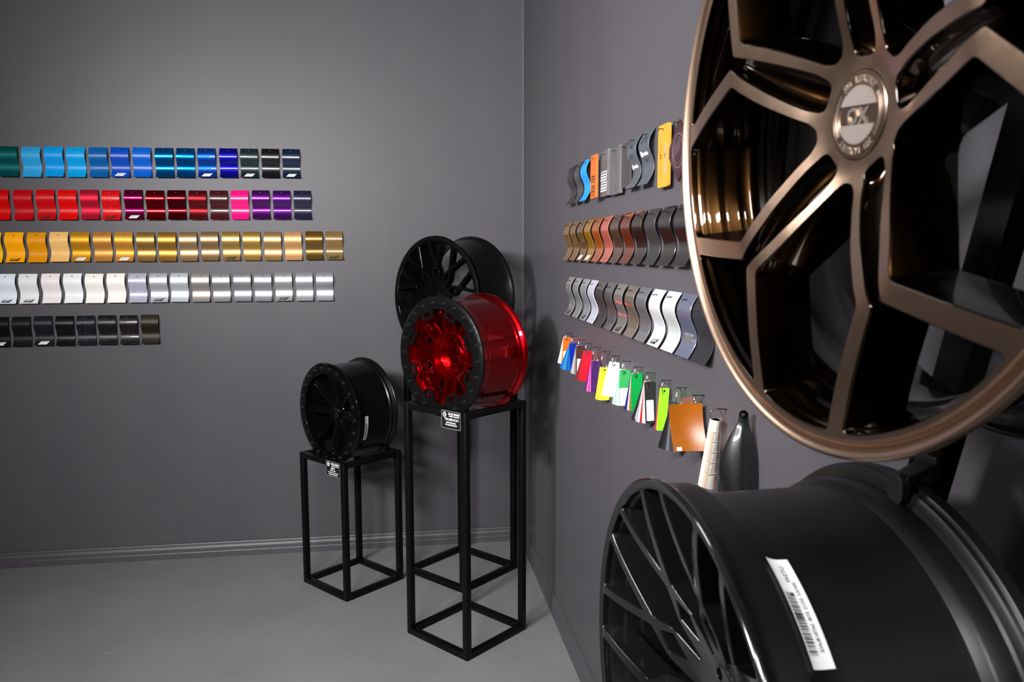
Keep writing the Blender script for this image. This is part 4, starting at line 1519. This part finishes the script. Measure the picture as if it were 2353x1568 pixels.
bundle('dark green, navy and rust tag bundle', -2.1095, 1.2690, [(0, 146, 62), (182, 84, 46), (226, 226, 228), (26, 38, 110), (20, 34, 100)], spread=10, kinds='psppp')
bundle('black and white tag bundle with large paper label', -2.2154, 1.2640, [(42, 40, 38), (226, 226, 226), (176, 36, 38), (232, 228, 226), (150, 150, 160), (44, 42, 42), (40, 38, 38)], w_=.0275, h_=.112, spread=21, labels=((0, .44, .94, .72), (5, .50, .95, .75)), front=-3)
bundle('single lime green tag on a ring', -2.3313, 1.2680, [(152, 240, 40), (214, 40, 90)], w_=.0245, h_=.108, spread=2, front=4)
bundle('dark grey and black sheet bundle behind the leather sheet', -2.4349, 1.2480, [(96, 98, 106), (64, 64, 68), (110, 110, 116), (48, 48, 52), (36, 36, 38), (28, 27, 28)], w_=.040, h_=.114, spread=20, ring=.02, front=-4)


def leather():
    y = -2.5382
    t = empty('leather_sample', Matrix.Translation((-.022, y + .006, 1.280)))
    tag(t, 'orange brown leather sheet hanging on a ring at the right wall', 'leather sample')
    MB().tube([(.024, 0, 0), (-.005, 0, .001), (-.006, 0, .004)], .0012, 6).build('nail', [NAIL], t)
    MB().tube([(.004 * math.sin(a), .006 * math.sin(a), -.011 + .011 * math.cos(a)) for a in np.linspace(0, 2 * PI, 25)[:-1]], .0011, 6, closed=True).build('ring', [STEEL], t)
    lea = mat('tan_leather', S(142, 76, 5), rough=.27, spec=.6, bump=(700, .25), vary=.05)
    w_, h_ = .0690, .1000
    m = MB()
    nx, nz = 12, 14
    V = []
    for i in range(nz + 1):
        for j in range(nx + 1):
            u, v = j / nx, i / nz
            x = -w_ + .010 + w_ * u + .004 * v
            z = -.014 - h_ * v - .006 * (1 - u) * (1 - v) - .004 * v * (1 - u)
            yy = -.005 - w_ * (u - .3) * .30 - .030 * v ** 2.2 + .006 * math.sin(u * 3.0)
            V.append((x, yy, z))
    F = [(i * (nx + 1) + j, (i + 1) * (nx + 1) + j, (i + 1) * (nx + 1) + j + 1, i * (nx + 1) + j + 1) for i in range(nz) for j in range(nx)]
    m.add(V, F)
    k = len(V)
    m.add([(a, b + .0016, c) for a, b, c in V], [f[::-1] for f in F])
    lo = [i for i in range(nx + 1)] + [(i + 1) * (nx + 1) + nx for i in range(nz)] + [nz * (nx + 1) + nx - 1 - j for j in range(nx)] + [(nz - 1 - i) * (nx + 1) for i in range(nz - 1)]
    m.f += [(lo[i], lo[(i + 1) % len(lo)], k + lo[(i + 1) % len(lo)], k + lo[i]) for i in range(len(lo))]
    m.m += [0] * len(lo)
    m.build('leather_sheet', [lea], t, ang=50)
    # pale price sticker at the lower left
    P = [V[13 * (nx + 1) + 1], V[13 * (nx + 1) + 3], V[14 * (nx + 1) + 3], V[14 * (nx + 1) + 1]]
    MB().add([(a, b - .0008, c + .002) for a, b, c in P], [(0, 1, 2, 3)]).build('paper_sticker', [WHITE], t, smooth=False)
    cop = mat('copper_sheet', S(190, 130, 110), metal=.6, rough=.3)
    for q in range(3):
        mb = MB().box((-.026, .004 + q * .003, -.108), (.002, .0052 + q * .003, -.004 - q * .002))
        mb.build('copper_sheet', [cop], t, smooth=False)


leather()


def paint_deck():
    y = -2.6448
    t = empty('paint_fan_deck', Matrix.Translation((-.024, y - .008, 1.262)))
    tag(t, 'fanned paint color card deck on a round ring at the right wall', 'color deck')
    rg = MB().tube([(.0125 * math.cos(a), -.001, .0125 * math.sin(a)) for a in np.linspace(0, 2 * PI, 29)[:-1]], .0010, 6, closed=True)
    rg.build('ring', [STEEL], t)
    MB().tube([(.026, 0, .011), (.004, 0, .0125), (.003, -.001, .0155)], .0012, 6).build('nail', [NAIL], t)
    cols = [(226, 212, 190), (190, 168, 148), (206, 186, 166), (176, 150, 132), (190, 172, 156), (180, 160, 150), (196, 206, 196), (168, 178, 172), (204, 190, 184), (190, 170, 158), (214, 208, 200), (190, 196, 190), (206, 110, 90), (188, 60, 52), (230, 222, 214), (120, 186, 80)]
    n = len(cols)
    A = Matrix(((1, 0, 0, 0), (0, 0, -1, 0), (0, 1, 0, 0), (0, 0, 0, 1)))
    for i, c in enumerate(cols):
        u = i / (n - 1)
        mb = MB()
        x0, x1 = -.0075 + .0145 * u, -.0075 + .0145 * (u + .16)
        xb0, xb1 = -.0300 + .0285 * u, -.0300 + .0285 * (u + .12)
        zt, zb = -.010, -.150 - .008 * u
        segs = 5
        pts = [(zt, 0), (-.034, 1)] + [(-.034 + (zb + .034) * k / segs, 1) for k in range(1, segs + 1)]
        # card seen edge-on: a thin bent strip, printed in colour fields with pale gaps
        zs = [zt, -.034, -.036, -.054, -.0565, -.076, -.079, -.098, -.1015, -.121, -.125, zb]
        cm = [0, 0, 1, 0, 1, 0, 1, 0, 1, 0, 1]
        for k in range(len(zs) - 1):
            f0, f1 = (zs[k] - zt) / (zb - zt), (zs[k + 1] - zt) / (zb - zt)
            L0, L1 = x0 + (xb0 - x0) * f0, x0 + (xb0 - x0) * f1
            R0, R1 = x1 + (xb1 - x1) * f0, x1 + (xb1 - x1) * f1
            d = .010 * math.sin(u * PI)
            mb.add([(L0, -.004 - d, zs[k]), (R0, -.004 - d, zs[k]), (R1, -.004 - d * .6, zs[k + 1]), (L1, -.004 - d * .6, zs[k + 1]),
                    (L0, .012, zs[k]), (R0, .012, zs[k]), (R1, .012, zs[k + 1]), (L1, .012, zs[k + 1])],
                   [(0, 3, 2, 1), (4, 5, 6, 7), (0, 4, 7, 3), (1, 2, 6, 5)] + ([(0, 1, 5, 4)] if k == 0 else []) + ([(3, 7, 6, 2)] if k == len(zs) - 2 else []), cm[k])
        base = tmat((204, 194, 182))
        mb.build('color_card', [base, tmat(c if c != (120, 186, 80) else (40, 160, 60))], t, smooth=False, merge=False)


paint_deck()


def carbon_part():
    # bulged leaf of carbon fibre hung by a screwed eye
    o = Vector((-.026, -2.787, 1.2900))
    ax = Vector((.93, -.36, 0)).normalized()     # image right
    nz = Vector((0, 0, 1))
    nn = ax.cross(nz)                             # towards the camera
    M = frame(o, ax, nn * -1 if nn.y > 0 else nn, nz)
    t = empty('carbon_fiber_panel', M)
    tag(t, 'glossy black carbon fiber leaf shaped panel hanging at the right wall', 'panel')
    cf = bpy.data.materials.new('carbon_fiber')
    cf.use_nodes = True
    nt = cf.node_tree
    b = nt.nodes['Principled BSDF']
    tc = nt.nodes.new('ShaderNodeTexCoord')
    mp = nt.nodes.new('ShaderNodeMapping')
    mp.inputs['Rotation'].default_value = (PI / 2, 0, math.radians(0))
    nt.links.new(tc.outputs['Object'], mp.inputs['Vector'])
    ro = nt.nodes.new('ShaderNodeMapping')
    ro.inputs['Rotation'].default_value = (0, 0, math.radians(28))
    ro.inputs['Scale'].default_value = (300, 300, 0.001)
    nt.links.new(mp.outputs['Vector'], ro.inputs['Vector'])
    wv = nt.nodes.new('ShaderNodeTexChecker')
    wv.inputs['Scale'].default_value = 1.0
    wv.inputs['Color1'].default_value = (.006, .006, .0065, 1)
    wv.inputs['Color2'].default_value = (.020, .020, .022, 1)
    nt.links.new(ro.outputs['Vector'], wv.inputs['Vector'])
    nt.links.new(wv.outputs['Color'], b.inputs['Base Color'])
    b.inputs['Metallic'].default_value = .5
    b.inputs['Roughness'].default_value = .35
    b.inputs['Coat Weight'].default_value = 1.0
    b.inputs['Coat Roughness'].default_value = .03
    sg = 1 if M.to_3x3().col[1].y < 0 else -1
    prof = [(0.000, .0075, -.0075), (-.012, .0085, -.0082), (-.020, .0095, -.0105), (-.040, .0150, -.0215), (-.065, .0220, -.0310), (-.095, .0275, -.0365), (-.125, .0290, -.0365), (-.155, .0275, -.0320), (-.180, .0240, -.0270), (-.200, .0230, -.0300), (-.215, .0235, -.0340)]
    m = MB()
    V = []
    nj = 12
    for i, (z, xr, xl) in enumerate(prof):
        for j in range(nj + 1):
            u = j / nj
            x = (xl + (xr - xl) * u) * 1.16
            bulge = (.004 if i < 3 else .006 + .026 * math.sin(min(1, (i - 2) / 6) * PI / 2) * (1 - .3 * max(0, i - 8) / 2)) * (math.sin(PI * (.04 + .92 * u)) ** .8)
            V.append((x, bulge, z))
    F = [(i * (nj + 1) + j, i * (nj + 1) + j + 1, (i + 1) * (nj + 1) + j + 1, (i + 1) * (nj + 1) + j) for i in range(len(prof) - 1) for j in range(nj)]
    m.add(V, F)
    k = len(V)
    m.add([(x, y - .003, z) for x, y, z in V], [f[::-1] for f in F])
    n_ = len(prof)
    lo = list(range(nj + 1)) + [i * (nj + 1) + nj for i in range(1, n_)] + [(n_ - 1) * (nj + 1) + nj - 1 - j for j in range(nj)] + [i * (nj + 1) for i in range(n_ - 2, 0, -1)]
    m.f += [(lo[i], lo[(i + 1) % len(lo)], k + lo[(i + 1) % len(lo)], k + lo[i]) for i in range(len(lo))]
    m.m += [0] * len(lo)
    ob = m.build('shell', [cf], t, ang=50)
    md = ob.modifiers.new('sub', 'SUBSURF')
    md.levels = md.render_levels = 2
    # eye and screw
    m = MB()
    m.lathe([(.0001, .0), (.0075, .0), (.0085, .001), (.0085, .006), (.0001, .006)], 24, M=Matrix.Translation((0, .004, .001)) @ Matrix.Rotation(-PI / 2, 4, 'X'))
    m.build('mounting_eye', [GLOSSBLK], t)
    m = MB()
    m.lathe([(.0001, -.0022), (.0030, -.0018), (.0042, 0)], 20, M=Matrix.Translation((-.001, .0045, .0)) @ Matrix.Rotation(-PI / 2, 4, 'X'))
    m.build('screw', [STEEL], t)


carbon_part()
